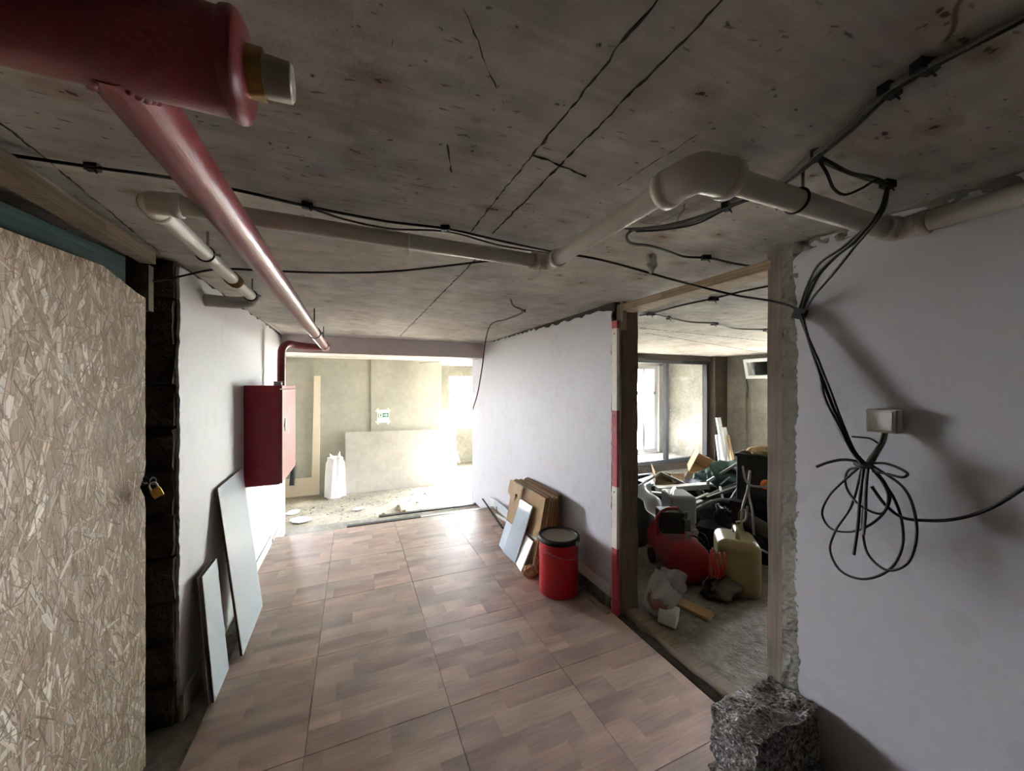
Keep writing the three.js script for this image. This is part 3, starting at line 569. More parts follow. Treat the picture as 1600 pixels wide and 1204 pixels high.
// ---------------------------------------------------------------- white drain pipe along the ceiling
{
  const t = thing('drain_pipe', 'white plastic drain pipe zigzagging under the ceiling', 'pipe');
  const y = 1.986, rA = 0.0255, rB = 0.0285;
  const a = atY(240, 322, y), b = atY(868, 405, y), c = atY(1112, 272, y), d = atY(1372, 368, y);
  b.z = (a.z + b.z) / 2 - 0.02; a.z = b.z + 0.02; c.x = b.x + 0.0; d.z = c.z - 0.0; const dEnd = V(d.x, y, 1.8), aEnd = V(a.x - 0.0, y - 0.012, -2.42);
  mesh('pipe', cyl(a, b, rA, rA, 28), M.pvc, t);
  mesh('pipe', cyl(b, c, rB, rB, 28), M.pvc, t);
  mesh('pipe', cyl(c, d, rB, rB, 28), M.pvc, t);
  mesh('pipe', cyl(d, dEnd, rB, rB, 28), M.pvc, t);
  mesh('pipe', cyl(a, aEnd, rA, rA, 28), M.pvc, t);
  const elbow = (p, q1, q2, r) => {
    const u = q1.clone().sub(p).normalize(), w = q2.clone().sub(p).normalize(), L = r * 2.4;
    const e = mesh('elbow', [tube([p.clone().addScaledVector(u, L), p.clone().addScaledVector(u, L * 0.55), p.clone().addScaledVector(u, L * 0.12).addScaledVector(w, L * 0.12), p.clone().addScaledVector(w, L * 0.55), p.clone().addScaledVector(w, L)], r * 1.16, 30, 24)], M.pvc, t);
    for (const k of [u, w]) mesh('socket', orient(lathe([[r, -r * 0.4], [r * 1.22, -r * 0.4], [r * 1.28, 0], [r * 1.22, r * 0.4], [r, r * 0.4]], 28), k, p.clone().addScaledVector(k, L)), M.pvc, e);
  };
  elbow(a, b, aEnd, rA); elbow(b, a, c, rA * 1.08); elbow(c, b, d, rB * 1.3); elbow(d, c, dEnd, rB);
  // the short tee into the left wall
  const w = V(XL - 0.01, y - 0.035, aEnd.z - 0.02);
  mesh('wall_elbow', [tube([aEnd.clone().add(V(0, 0, 0.05)), aEnd.clone(), aEnd.clone().add(V(-0.015, -0.005, -0.035)), V(aEnd.x - 0.07, y - 0.03, aEnd.z - 0.045), w], rA * 1.25, 30, 20)], mat(0xa7a49c, 0.6), t);
  const clampAt = (p, dir, r, lab) => {
    const k = thing('pipe_clamp', lab, 'pipe clamp');
    mesh('band', ringOn(p, dir, r + 0.002, 0.0035), M.black, k);
    mesh('screw', cyl(p.clone().add(V(0.01, r, 0.01)), p.clone().add(V(0.01, CEIL - p.y, 0.01)), 0.004, 0.004, 8), M.steel, k);
    const s = V(dir.z, 0, -dir.x).normalize();
    mesh('bolt', cyl(p.clone().addScaledVector(s, r), p.clone().addScaledVector(s, r + 0.022), 0.005, 0.005, 8), M.steel, k);
  };
  clampAt(a.clone().lerp(aEnd, 0.36), V(0, 0, 1), rA, 'black clamp band on the short drain pipe next to the left elbow');
  clampAt(a.clone().lerp(aEnd, 0.93), V(0, 0, 1), rA, 'black clamp band at the wall end of the short drain pipe');
  clampAt(c.clone().lerp(d, 0.42), V(1, 0, 0), rB, 'black clamp band on the drain pipe below the grey cable bundle');
  const tw = thing('string_wrap', 'tan string wound round the white drain pipe', 'string');
  for (let i = 0; i < 4; i++) mesh('turn', ringOn(a.clone().lerp(aEnd, 0.64 + i * 0.018), V(0.1, 0.1 * i - 0.1, 1), rA + 0.003, 0.003), mat(0xa08458, 0.9), tw);
  for (const [i, u] of [[0, 0.55], [1, 0.965]]) { const p = a.clone().lerp(b, u); single('tie_string', i ? 'knotted white string under the drain pipe by the elbow' : 'knotted white string round the middle of the long drain pipe', 'string', [ringOn(p, V(1, 0, 0), rA + 0.002, 0.002), tube([p.clone().add(V(0, -rA, 0)), p.clone().add(V(0.003, -rA - 0.012, 0.002)), p.clone().add(V(-0.002, -rA - 0.025, 0))], 0.002, 8, 6)], M.white); }
}
single('conduit_stub', 'short white conduit stub along the top of the left wall', 'conduit', [cyl(atX(405, 492, XL + 0.015), atX(441, 521, XL + 0.015), 0.012, 0.012, 12), new THREE.SphereGeometry(0.02, 12, 8).translate(...atX(409, 495, XL + 0.015).toArray())], M.pvc);

// ---------------------------------------------------------------- cables
const onC = (u, v, dy = 0.012) => atY(u, v, CEIL - dy);
const wire = (name, label, pts, r, m = M.cable, group) => single(name, label, 'cable', tube(pts, r, pts.length * 12, 7), m, group);
wire('ceiling_cable', 'black cable clipped to the ceiling along the long drain pipe', [onC(-30, 236), onC(70, 250), onC(145, 261), onC(250, 275), onC(370, 297), onC(480, 322), onC(600, 345), onC(700, 358), onC(790, 378), onC(862, 393)], 0.0045);
wire('ceiling_cable', 'second thin black cable sagging beside the clipped ceiling cable', [onC(480, 323), onC(540, 343), onC(610, 357), onC(700, 362), onC(780, 383), onC(862, 396)], 0.0035);
wire('crossing_cable', 'black cable crossing from the drain elbow to the right wall clip', [onC(862, 394), onC(915, 401, 0.02), atD(960, 411, 1.62), atD(1060, 439, 1.58), atD(1150, 461, 1.52), atX(1205, 470, XR - 0.03), atX(1235, 478, XR - 0.015), atX(1248, 487, XR - 0.012), atX(1256, 505, XR - 0.015)], 0.0048);
wire('hanging_cable', 'black cable sagging from the dark jamb across to the drain pipe', [atD(232, 440, 1.5), atD(262, 436, 1.55), atD(335, 421, 1.6), atD(420, 423, 1.6), atD(510, 426, 1.6), atD(610, 424, 1.6), atD(700, 415, 1.58), onC(782, 405)], 0.0045);
{
  const t = thing('cable_bundle', 'flat bundle of grey cables running diagonally across the ceiling', 'cable');
  const path = [[1640, 5], [1560, 48], [1445, 108], [1388, 143], [1330, 197], [1275, 243], [1222, 285], [1180, 306], [1133, 325], [1080, 343], [1030, 353], [985, 356]];
  for (let k = 0; k < 4; k++) mesh('strand', tube(path.map(([u, v], i) => { const q = onC(u, v, 0.01 + 0.006 * (k % 2)); const s = i < 9 ? 1 : 1.6; return q.add(V(0.0055 * (k - 1.5) * s, i > 8 ? -0.01 * k * 0.5 : 0, 0.0055 * (k - 1.5) * s)); }), 0.0034, 90, 7), k === 3 ? M.cable : M.cableGrey, t);
}
wire('loop_cable', 'dark cable from the bundle end looping across the ceiling to the doorway header', [onC(990, 357), onC(979, 368, 0.02), onC(985, 379, 0.03), onC(1015, 384, 0.02), onC(1045, 393), onC(1070, 401), onC(1105, 403), onC(1150, 412), onC(1195, 419)], 0.005);
wire('branch_cable', 'black cable leaving the bundle toward the ceiling clip by the wall', [onC(1275, 243), onC(1300, 256), onC(1330, 271), onC(1360, 277), onC(1387, 286)], 0.005);
wire('branch_cable', 'second black cable leaving the bundle toward the ceiling clip', [onC(1275, 247), onC(1310, 263), onC(1345, 276), onC(1387, 289)], 0.005);
wire('branch_cable', 'thin black cable looping down between bundle and ceiling clip', [onC(1278, 248), atY(1292, 270, 2.01), atY(1303, 295, 1.99), atY(1320, 304, 1.99), atY(1345, 295, 2.01), atY(1368, 282, 2.03), onC(1387, 288)], 0.0035);
const clipBits = (u, v, s = 1) => { const p = onC(u, v, 0.008); return [new THREE.BoxGeometry(0.03 * s, 0.018 * s, 0.016 * s).rotateY(rr(-0.6, 0.6)).translate(p.x, p.y, p.z), cyl(p, p.clone().add(V(0.012, -0.018 * s, 0.01)), 0.003, 0.002, 6)]; };
seed = 15;
for (const [u, v, lab] of [[145, 261, 'black cable clip on the ceiling near the lintel plank'], [480, 321, 'black cable clip on the ceiling behind the red branch pipe'], [696, 356, 'black cable clip on the ceiling over the middle of the drain pipe'], [1445, 103, 'large black cable clip on the bundle far along the ceiling'], [1390, 140, 'black cable clip on the bundle beside the large clip'], [1275, 242, 'black cable clip where cables leave the grey bundle'], [1135, 322, 'black cable clip on the bundle by the bulging pipe elbow'], [1387, 287, 'black cable clip on the ceiling where cables drop to the wall'], [1103, 402, 'black cable clip on the loop cable near the doorway header']]) single('cable_clip', lab, 'clip', clipBits(u, v, u > 1100 && u < 1500 ? 1.2 : 1), M.black);
{
  const P = [[[1386, 290], [1384, 312], [1368, 340], [1318, 385], [1280, 412], [1262, 445], [1250, 480]], [[1386, 292], [1380, 325], [1345, 370], [1310, 398], [1280, 430], [1255, 482]], [[1388, 294], [1378, 332], [1330, 392], [1298, 432], [1272, 462], [1258, 484]], [[1387, 291], [1374, 330], [1334, 377], [1300, 405], [1270, 438], [1252, 484]]];
  P.forEach((pts, k) => wire('drop_cable', 'one of the black cables dropping from the ceiling clip to the wall clip', pts.map(([u, v], i) => { const f = i / (pts.length - 1), a = onC(u, v), b = atX(u, v, XR - 0.02); const d = a.distanceTo(EYEP) * 1; const w = atX(u, v, XR - 0.02 - Math.pow(1 - f, 0.6) * 0.3); return i === 0 ? a : w; }), 0.0042, M.cable, 'cables dropping down the right wall'));
  const W = (u, v, off = 0.03) => atX(u, v, XR - off);
  single('wall_clip', 'black clip holding the dropping cables to the edge of the right wall', 'clip', [new THREE.BoxGeometry(0.02, 0.04, 0.04).rotateX(0.4).translate(...W(1250, 490, 0.015).toArray()), ringOn(W(1257, 485, 0.015), V(1, 0.2, 0.3), 0.009, 0.003)], M.black);
  const bun = [[1252, 490], [1258, 515], [1275, 560], [1292, 610], [1312, 660], [1332, 700], [1348, 722]];
  const alt = [[[1254, 492], [1264, 530], [1283, 575], [1285, 610], [1300, 645], [1322, 690], [1345, 722]], bun, [[1250, 495], [1262, 525], [1278, 562], [1298, 612], [1318, 665], [1336, 706], [1352, 724]], [[1253, 492], [1266, 540], [1281, 585], [1290, 625], [1308, 660], [1330, 704], [1346, 724]]];
  alt.forEach((pts, k) => wire('wall_cable', 'one of the black cables running down the right wall to the tangle', pts.map(([u, v], i) => W(u, v, 0.02 + 0.006 * k + 0.012 * i)), 0.0045, M.cable, 'cables running down to the tangle'));
  // tangle loops
  const loops = [
    [[1350, 724], [1325, 745], [1295, 775], [1285, 805], [1298, 825], [1330, 830], [1362, 818], [1385, 795], [1390, 770], [1372, 740], [1352, 724]],
    [[1348, 726], [1330, 790], [1305, 830], [1297, 860], [1312, 890], [1345, 904], [1385, 893], [1408, 860], [1410, 820], [1395, 775], [1358, 726]],
    [[1356, 726], [1352, 770], [1348, 830], [1358, 868], [1385, 890], [1415, 882], [1430, 850], [1430, 805], [1412, 762], [1362, 726]],
    [[1352, 728], [1325, 735], [1322, 760], [1345, 790], [1378, 802], [1388, 775], [1372, 740]],
    [[1356, 724], [1385, 724], [1418, 740], [1412, 745], [1385, 740], [1364, 736]],
  ];
  const lab = ['small left loop of the black cable tangle on the right wall', 'widest bottom loop of the black cable tangle on the right wall', 'right hand loop of the black cable tangle on the right wall', 'innermost loop of the black cable tangle on the right wall', 'flat upper loop of the black cable tangle on the right wall'];
  loops.forEach((pts, k) => wire('cable_loop', lab[k], pts.map(([u, v], i) => W(u, v, 0.075 + 0.012 * Math.sin(i * 1.3 + k) + 0.006 * k)), 0.0038, M.cable));
  wire('cable_end', 'cut black cable end pointing sideways out of the tangle', [W(1348, 722, 0.09), W(1320, 718, 0.1), W(1295, 722, 0.11), W(1276, 729, 0.11)], 0.0045);
  wire('cable_end', 'cut black cable end hanging straight down from the tangle', [W(1350, 726, 0.09), W(1344, 775, 0.1), W(1340, 825, 0.1), W(1334, 866, 0.1)], 0.0045);
  wire('cable_end', 'thin short cable end sticking out below the switch box', [W(1372, 692, 0.05), W(1360, 685, 0.06), W(1345, 683, 0.07), W(1331, 682, 0.07)], 0.0028);
  wire('switch_cable', 'grey cable rising from the tangle into the switch box', [W(1352, 745, 0.085), W(1356, 722, 0.075), W(1368, 705, 0.06), W(1377, 690, 0.045), W(1381, 676, 0.035)], 0.0055, M.cableGrey);
  wire('switch_cable', 'second grey cable rising from the tangle into the switch box', [W(1360, 730, 0.085), W(1372, 708, 0.06), W(1382, 690, 0.045), W(1386, 674, 0.035)], 0.004, M.cableGrey);
  wire('switch_cable', 'dusty grey cable hanging from the switch box down through the tangle', [W(1378, 690, 0.05), W(1358, 724, 0.09), W(1353, 760, 0.1), W(1352, 800, 0.1), W(1349, 835, 0.1)], 0.005, M.cableGrey);
  wire('long_cable', 'black cable from the tangle sweeping off along the right wall', [W(1362, 760, 0.1), W(1385, 790, 0.09), W(1410, 808, 0.08), W(1450, 813, 0.06), W(1490, 811, 0.05), W(1540, 797, 0.04), W(1600, 762, 0.035), W(1680, 700, 0.03)], 0.0046);
  single('cable_tie', 'black tape tying the cable tangle together', 'tie', [tube([W(1338, 722, 0.085), W(1350, 727, 0.092), W(1364, 726, 0.085)], 0.012, 12, 10)], M.black);
  // surface switch box
  const t = thing('switch_box', 'ivory surface mounted switch box on the right wall above the tangle', 'switch');
  const c = W(1386, 657, 0), w = 0.072, h = 0.072;
  const zc = atX(1386, 657, XR).z, yc = 1.5 - 0.088 - 0.0, hh = 0.038;
  const cy = atX(1386, 657, XR).y;
  mesh('box', bx(XR - 0.034, XR, cy - hh, cy + hh, zc - hh, zc + hh, 0.004), M.ivory, t);
  mesh('cover', bx(XR - 0.042, XR - 0.032, cy - hh + 0.001, cy + hh - 0.001, zc - hh + 0.001, zc + hh - 0.001, 0.003), M.ivory, t);
  mesh('rocker', bx(XR - 0.047, XR - 0.04, cy - hh + 0.007, cy + hh - 0.007, zc - hh + 0.007, zc + hh - 0.007, 0.003), M.white, t);
}
wire('end_wire', 'thin dark wire hanging from the ceiling hook to the end of the right wall', [onC(798, 468), onC(803, 478), onC(818, 486), onC(790, 499), onC(768, 506), atD(759, 530, 3.6), atD(753, 575, 3.75), atD(746, 615, 3.85), atD(738, 641, 3.95)], 0.006, mat(0x3a3532, 0.7));
single('cable_clip', 'black cable clip holding the thin wire near the right wall', 'clip', clipBits(818, 485), M.black);
{ // pull box lump with foam on the ceiling
  const p = onC(1018, 398, 0.0);
  single('foam_lump', 'lump of hardened foam and plaster hanging from the ceiling', 'foam', jag(blob(p.clone().add(V(0, -0.03, 0)), 0.02, 0.045, 0.02, 0.45, 2.4, 3, 26, false), 0.006, 60, 2), mat(0xddd8cc, 0.95));
}

// ---------------------------------------------------------------- tiles leaning on the left wall
function leanTile(name, label, A, B, C, D, t, face = M.tileFace, group) {   // A,B bottom (near, far), C,D top (far, near); slab grows away from the passage
  const o = thing(name, label, 'tile', group);
  const n = B.clone().sub(A).cross(D.clone().sub(A)).normalize();
  mesh('glazed_face', slab(A, B, C, D, 0.0022 * 1), face, o);
  const off = n.clone().multiplyScalar(-t);
  mesh('tile_body', slab(...[A, B, C, D].map((p) => p.clone().add(off)), t - 0.0003), M.tileBack, o);
  return o;
}
const low = (p, y = 0.004) => { p.y = y; return p; };
leanTile('large_tile', 'tall pale blue grey tile leaning on the left wall below the cabinet', atY(379, 1024, 0.004), atY(410, 946, 0.004), atX(378, 731, XL + 0.02), atX(340, 763, XL + 0.02), 0.011);
{
  const A = atY(334.6, 1097, 0.004), B = atY(357, 1044, 0.004), C = atX(338, 872, XL + 0.045), D = atX(315.6, 901, XL + 0.045), s = V(-0.022, 0, -0.0);
  leanTile('small_tile', 'front one of two narrow pale tiles leaning on the left wall', A, B, C, D, 0.009);
  const sh = (p, k) => p.clone().add(V(-0.02 * k, 0, 0.004 * k));
  leanTile('small_tile', 'rear one of two narrow pale tiles leaning on the left wall', sh(A, 1), sh(B, 1), sh(C, 0.9), sh(D, 0.9), 0.009);
}

// ---------------------------------------------------------------- pile against the right wall
{
  // four cartons of tiles leaning side by side against the wall
  const yb = 0.004;
  const box = (k, n, m, label) => {
    const t0 = k / n, t1 = (k + 0.93) / n;
    const bot = (t) => 1.31 + 0.235 * t, top = (t) => 1.425 + 0.155 * t;
    const o = thing('tile_carton', label, 'carton', 'cartons against the right wall');
    const zA = -2.63 - 0.02 * hash(k, 1, 1), zB = -3.3 + 0.03 * hash(k, 2, 2), hgt = 0.575 + 0.02 * hash(k, 3, 5);
    const a = V(bot(t0), yb, zA), b = V(bot(t0), yb, zB), c = V(top(t0), hgt, zB), d = V(top(t0), hgt, zA), th = (bot(t1) - bot(t0));
    const P = [a, b, c, d], Q = [V(bot(t1), yb, zA), V(bot(t1), yb, zB), V(top(t1), hgt + 0.01, zB), V(top(t1), hgt + 0.01, zA)];
    const pos = []; const quad = (p, q, r, s) => { for (const v of [p, q, r, p, r, s]) pos.push(v.x, v.y, v.z); };
    quad(P[3], P[2], P[1], P[0]); quad(Q[0], Q[1], Q[2], Q[3]); for (let i = 0; i < 4; i++) { const j = (i + 1) % 4; quad(P[i], P[j], Q[j], Q[i]); }
    const g = new THREE.BufferGeometry(); g.setAttribute('position', new THREE.Float32BufferAttribute(pos, 3)); g.computeVertexNormals();
    mesh('carton', uvm(g), m, o);
    mesh('torn_flap', slab(d.clone().add(V(0.004, 0, -0.01)), d.clone().add(V(0.02, 0.006, -0.02)), c.clone().add(V(0.02, 0.008, 0.05)), c.clone().add(V(0.002, 0, 0.02)), 0.004), M.cardDark, o);
    for (let q = 0; q < 2; q++) { const f = 0.3 + 0.4 * q; mesh('edge_fold', barBox(V((a.x + Q[0].x) / 2 - 0.012 + 0.02 * q, yb + 0.03, zA + 0.001), V((d.x + Q[3].x) / 2 - 0.012 + 0.02 * q, hgt - 0.02, zA + 0.001), 0.008, 0.004), M.cardDark, o); }
    return [a, b, c, d];
  };
  const front = box(0, 4, M.card, 'front tan carton of tiles leaning at the right wall, torn open at the top');
  box(1, 4, M.cardPale, 'second carton of tiles behind the torn front one'); box(2, 4, M.card, 'third carton of tiles between second and wall carton'); box(3, 4, M.cardDark, 'rear carton of tiles touching the right wall');
  // torn paper flap on the front carton
  const o = thing('paper_flap', 'torn piece of wrapping paper hanging over the front carton', 'paper');
  const s = new THREE.PlaneGeometry(0.3, 0.14, 14, 8), p = s.attributes.position;
  for (let i = 0; i < p.count; i++) { const x = p.getX(i), y = p.getY(i); p.setXYZ(i, x, y + (y < -0.05 ? 0.03 * Math.sin(x * 40) + 0.04 * (x > 0 ? 1 : -0.4) : 0), 0.006 * Math.sin(x * 30 + y * 22) + (x > 0.1 ? 0.01 : 0)); }
  s.computeVertexNormals(); s.rotateY(-Math.PI / 2); s.rotateZ(-0.19).translate(1.395, 0.52, -3.18);
  mesh('sheet', s, M.cardPale, o);
  const foil = slab(V(1.42, 0.585, -2.86), V(1.42, 0.585, -3.24), V(1.45, 0.592, -3.24), V(1.45, 0.592, -2.84), 0.004);
  single('foil_strip', 'shiny pale film strip on top of the front carton', 'film', foil, mat(0xbfd6da, 0.2));
  const lean = (A, B, Cc, Dd, lab, m = M.tileFace, t = 0.009) => {
    const g = thing('loose_tile', lab, 'tile');
    const f = slab(B, A, Dd, Cc, 0.002), n = A.clone().sub(B).cross(Cc.clone().sub(B)).normalize();
    mesh('glazed_face', f, m, g);
    const off = n.clone().multiplyScalar(-t);
    mesh('tile_body', slab(...[B, A, Dd, Cc].map((q) => q.clone().add(off)), t - 0.0003), M.tileEdge, g);
  };
  const glossy = mat(0xb9c6d2, 0.08);
  lean(atY(804.8, 880, 0.004), atY(786, 861.5, 0.004), atX(813.7, 780, 1.375), atX(832, 791, 1.375), 'glossy silvery tile leaning on the front carton', glossy);
  lean(atY(814, 893, 0.004), atY(806, 880, 0.004), atX(822, 836, 1.335), atX(833, 846, 1.335), 'small white tile offcut beside the red drum', M.white);
  lean(atY(787, 862, 0.004), atY(780, 851, 0.004), atX(792, 812, 1.32), atX(803, 822, 1.32), 'pale tile offcut behind the glossy silvery tile', M.tileFace);
  // loose skirting strips and metal profiles
  const strip = (a, b, w, h, m, name, lab) => single(name, lab, 'strip', barBox(a, b, w, h), m);
  strip(atX(754, 779, 1.56), atY(786, 825, 0.01), 0.02, 0.008, M.black, 'metal_profile', 'thin dark metal profile slanting from the right wall to the floor');
  strip(atX(773, 783, 1.575), atX(799, 806, 1.5), 0.01, 0.07, M.tileFace, 'tile_strip', 'upper loose strip of pale tile behind the cartons');
  strip(atX(774, 803, 1.54), atX(800, 818, 1.42), 0.012, 0.03, M.white, 'tile_strip', 'white loose strip of tile lying against the cartons');
  strip(atX(822, 832, 1.36), atX(839, 842, 1.36), 0.006, 0.02, M.alu, 'metal_profile', 'bright metal strip across the foot of the front carton');
  strip(atY(921, 933, 0.008), atY(951, 957, 0.008), 0.03, 0.012, M.cardPale, 'tile_strip', 'pale floor strip lying loose beside the right skirting');
  single('paper_scrap', 'crumpled beige rag of paper at the foot of the cartons', 'paper', jag(blob(atY(827, 893, 0.03), 0.055, 0.05, 0.05, 0.5, 2.6, 8, 26), 0.008, 40, 3), M.beige);
  single('paper_scrap', 'second crumpled beige scrap standing against the carton corner', 'paper', jag(blob(atY(833, 893, 0.03).add(V(0.03, 0.04, 0.0)), 0.03, 0.07, 0.035, 0.5, 2.6, 18, 26), 0.006, 40, 4), M.beige);
}
{ // red drum
  const c = atY(873, 921, 0.003), r = 0.142, h = 0.4;
  const t = thing('red_drum', 'red metal drum with black clamped rim and dusty lid', 'drum');
  const loc = (g) => g.translate(c.x, c.y, c.z);
  mesh('body', loc(lathe([[0, 0], [r - 0.006, 0], [r, 0.006], [r, 0.3], [r + 0.003, 0.304], [r + 0.003, 0.312], [r, 0.316], [r, h - 0.03], [r - 0.004, h - 0.02]], 48)), M.red, t);
  mesh('rim', loc(lathe([[r - 0.014, h - 0.012], [r - 0.014, h + 0.008], [r + 0.004, h + 0.01], [r + 0.011, h], [r + 0.011, h - 0.022], [r + 0.002, h - 0.028]], 48)), M.black, t);
  mesh('lid', loc(lathe([[0, h - 0.006], [r * 0.6, h - 0.007], [r - 0.016, h - 0.006], [r - 0.012, h + 0.004]], 48)), M.lid, t);
  mesh('handle', tube([...Array(15)].map((_, i) => { const a = Math.PI * (0.15 + 0.95 * i / 14); return V(c.x - Math.cos(a) * (r + 0.008), c.y + 0.33 - 0.05 * Math.sin(Math.PI * i / 14), c.z + Math.sin(a) * (r + 0.01)); }), 0.0025, 40, 6), M.steel, t);
  mesh('drip', [0.3, 0.42, 0.6].map((f, i) => { const a = Math.PI * 0.5 + f + 0.75; return barBox(V(c.x + (r + 0.0012) * Math.cos(a), c.y + 0.06 + 0.05 * i, c.z + (r + 0.0012) * Math.sin(a)), V(c.x + (r + 0.0012) * Math.cos(a), c.y + 0.31, c.z + (r + 0.0012) * Math.sin(a)), 0.006, 0.002); }), M.redDark, t);
  mesh('clamp', bx(c.x + 0.05, c.x + 0.075, c.y + h - 0.035, c.y + h - 0.004, c.z + r - 0.012, c.z + r + 0.006, 0.003), M.steel, t);
}

// ---------------------------------------------------------------- pumice blocks by the right wall
{
  const blk = (x0, x1, y0, y1, z0, z1, s, label) => single('pumice_block', label, 'block', uvm(jag(jag(new THREE.BoxGeometry(x1 - x0, y1 - y0, z1 - z0, 44, 24, 24).translate((x0 + x1) / 2, (y0 + y1) / 2, (z0 + z1) / 2), 0.012, 18, s), 0.007, 60, s + 3)), M.pumice);
  blk(1.235, 1.585, 0.125, 0.305, -0.985, -0.815, 3, 'grey porous pumice block on top by the right wall');
  blk(1.2, 1.57, 0.006, 0.115, -0.97, -0.8, 8, 'grey porous pumice block underneath the other one');
}

// ---------------------------------------------------------------- far room things
{
  const Z = -8.47;
  const q = (u, v, z = Z) => atZ(u, v, z);
  const board = slab(q(540, 765, -8.3).setY(-0.715), q(714, 748, -8.3).setY(-0.715), q(712, 670, -8.44), q(539.5, 675, -8.46), 0.012);
  single('cement_board', 'large grey cement board leaning lengthwise on the far wall', 'board', board, M.board);
  const s = new THREE.Shape();
  const a = q(440, 770).x, b = q(499, 770).x, w = q(487, 770).x, yb = -0.715, yt = q(492, 587).y, ym = q(470, 747).y;
  [[a, yb], [b, yb], [b + 0.02, yt], [w + 0.04, yt], [w, ym], [a, ym]].forEach(([x, y], i) => (i ? s.lineTo(x, y) : s.moveTo(x, y)));
  single('panel_offcut', 'cream L-shaped panel offcut standing against the far wall', 'panel', new THREE.ExtrudeGeometry(s, { depth: 0.018, bevelEnabled: false }).translate(0, 0, Z - 0.03), M.cream);
  single('black_tube', 'short black rubber tube leaning behind the cream panel offcut', 'tube', [cyl(q(456, 747, -8.35).setY(ym - 0.1), q(459, 722, -8.45), 0.045, 0.045, 14)], M.black);
  // white sack with two ears
  const sk = thing('white_sack', 'full white woven sack with tied ears standing by the cement board', 'sack');
  const c = q(523, 768, -8.2).setY(-0.715), g = new THREE.CylinderGeometry(0.15, 0.19, 0.78, 36, 14).translate(0, 0.39, 0), p = g.attributes.position;
  for (let i = 0; i < p.count; i++) { const x = p.getX(i), y = p.getY(i), z = p.getZ(i), an = Math.atan2(z, x), k = 1 + 0.1 * Math.sin(an * 7 + y * 3) * (0.4 + y) + 0.05 * Math.sin(an * 3 + 1) - (y > 0.7 ? 0.15 : 0); p.setXYZ(i, x * k, y + 0.02 * Math.sin(an * 3), z * k * 0.75); }
  g.computeVertexNormals();
  mesh('bag', g.translate(c.x, c.y, c.z), M.sack, sk);
  mesh('ear', orient(new THREE.ConeGeometry(0.045, 0.14, 10), V(0.2, 1, 0), V(c.x + 0.08, c.y + 0.83, c.z)), M.sack, sk);
  mesh('ear', orient(new THREE.ConeGeometry(0.05, 0.1, 10), V(-0.4, 1, 0), V(c.x - 0.07, c.y + 0.82, c.z)), M.sack, sk);
  // exit sign sheet
  const e = thing('exit_sign', 'white paper with a green exit sign taped to the far wall', 'sign');
  const sx = q(589.5, 660, -8.5).x, ex = q(608, 660, -8.5).x, y0 = q(598, 660, -8.5).y, y1 = q(598, 640, -8.5).y, W = ex - sx, Hh = y1 - y0, z = -8.498;
  mesh('paper', bx(sx, ex, y0, y1, z - 0.001, z), M.paper, e);
  const gx = (f) => sx + W * f, gy = (f) => y0 + Hh * f;
  mesh('green_panel', [bx(gx(0.44), gx(0.95), gy(0.42), gy(0.74), z, z + 0.0008), bx(gx(0.05), gx(0.12), gy(0.42), gy(0.74), z, z + 0.0008), bx(gx(0.12), gx(0.44), gy(0.42), gy(0.45), z, z + 0.0008), bx(gx(0.12), gx(0.44), gy(0.71), gy(0.74), z, z + 0.0008), bx(gx(0.22), gx(0.34), gy(0.52), gy(0.66), z, z + 0.0008)], M.green, e);
  const ar = new THREE.Shape(); [[0.9, 0.58], [0.72, 0.7], [0.72, 0.62], [0.52, 0.62], [0.52, 0.54], [0.72, 0.54], [0.72, 0.46]].forEach(([x, y], i) => (i ? ar.lineTo(gx(x), gy(y)) : ar.moveTo(gx(x), gy(y))));
  mesh('arrow', new THREE.ExtrudeGeometry(ar, { depth: 0.0005, bevelEnabled: false }).translate(0, 0, z + 0.001), M.paper, e);
  mesh('text_line', bx(gx(0.06), gx(0.9), gy(0.13), gy(0.18), z, z + 0.0006), mat(0xb8b4d0, 0.7), e);
  for (const [fx, fy, an] of [[0, 1, 0.8], [1, 1, -0.8], [0, 0, -0.8], [1, 0, 0.8]]) mesh('tape', new THREE.BoxGeometry(0.09, 0.03, 0.0006).rotateZ(an).translate(gx(fx), gy(fy), z + 0.0012), M.tape, e);
  // rubble, slab fragments and stick
  single('wood_stick', 'short pale wooden block lying on the far floor near the steps', 'stick', barBox(atY(626, 788, -0.69), atY(631, 799, -0.69), 0.07, 0.06), M.woodPale);
  single('floor_batten', 'thin dark batten lying on the far floor beside the cement board', 'batten', barBox(atY(694, 757, -0.71), atY(706, 771, -0.71), 0.02, 0.015), M.woodDark);
  seed = 321;
  const rub = [];
  for (let i = 0; i < 380; i++) { const p = V(rr(-2.2, 1.4), -0.72, rr(-8.2, -5.7)), r = rr(0.004, 0.014) * (rnd() < 0.06 ? 2 : 1); rub.push(jag(new THREE.IcosahedronGeometry(r, 0), r * 0.5, 50, i).scale(1.3, 0.6, 1).translate(p.x, p.y + r * 0.3, p.z)); }
  const ru = mesh('rubble', uvm(join(rub)), M.dust, scene); ru.userData = { kind: 'stuff', label: 'small rubble crumbs scattered over the far floor', category: 'rubble' };
  [['broad thin flake of broken plaster lying on the far floor', 470, 812, 0.16], ['narrow flake of broken plaster lying on the far floor by the left wall', 458, 800, 0.12], ['small plaster flake lying near the wooden block', 560, 795, 0.1]].forEach(([lab, u, v, r], i) => single('plaster_flake', lab, 'flake', uvm(jag(new THREE.CylinderGeometry(r, r * 0.9, 0.012, 9, 1), 0.02, 9, i + 3).rotateZ(0.06 * (i - 1)).translate(...atY(u, v, -0.7).toArray())), M.board, undefined));
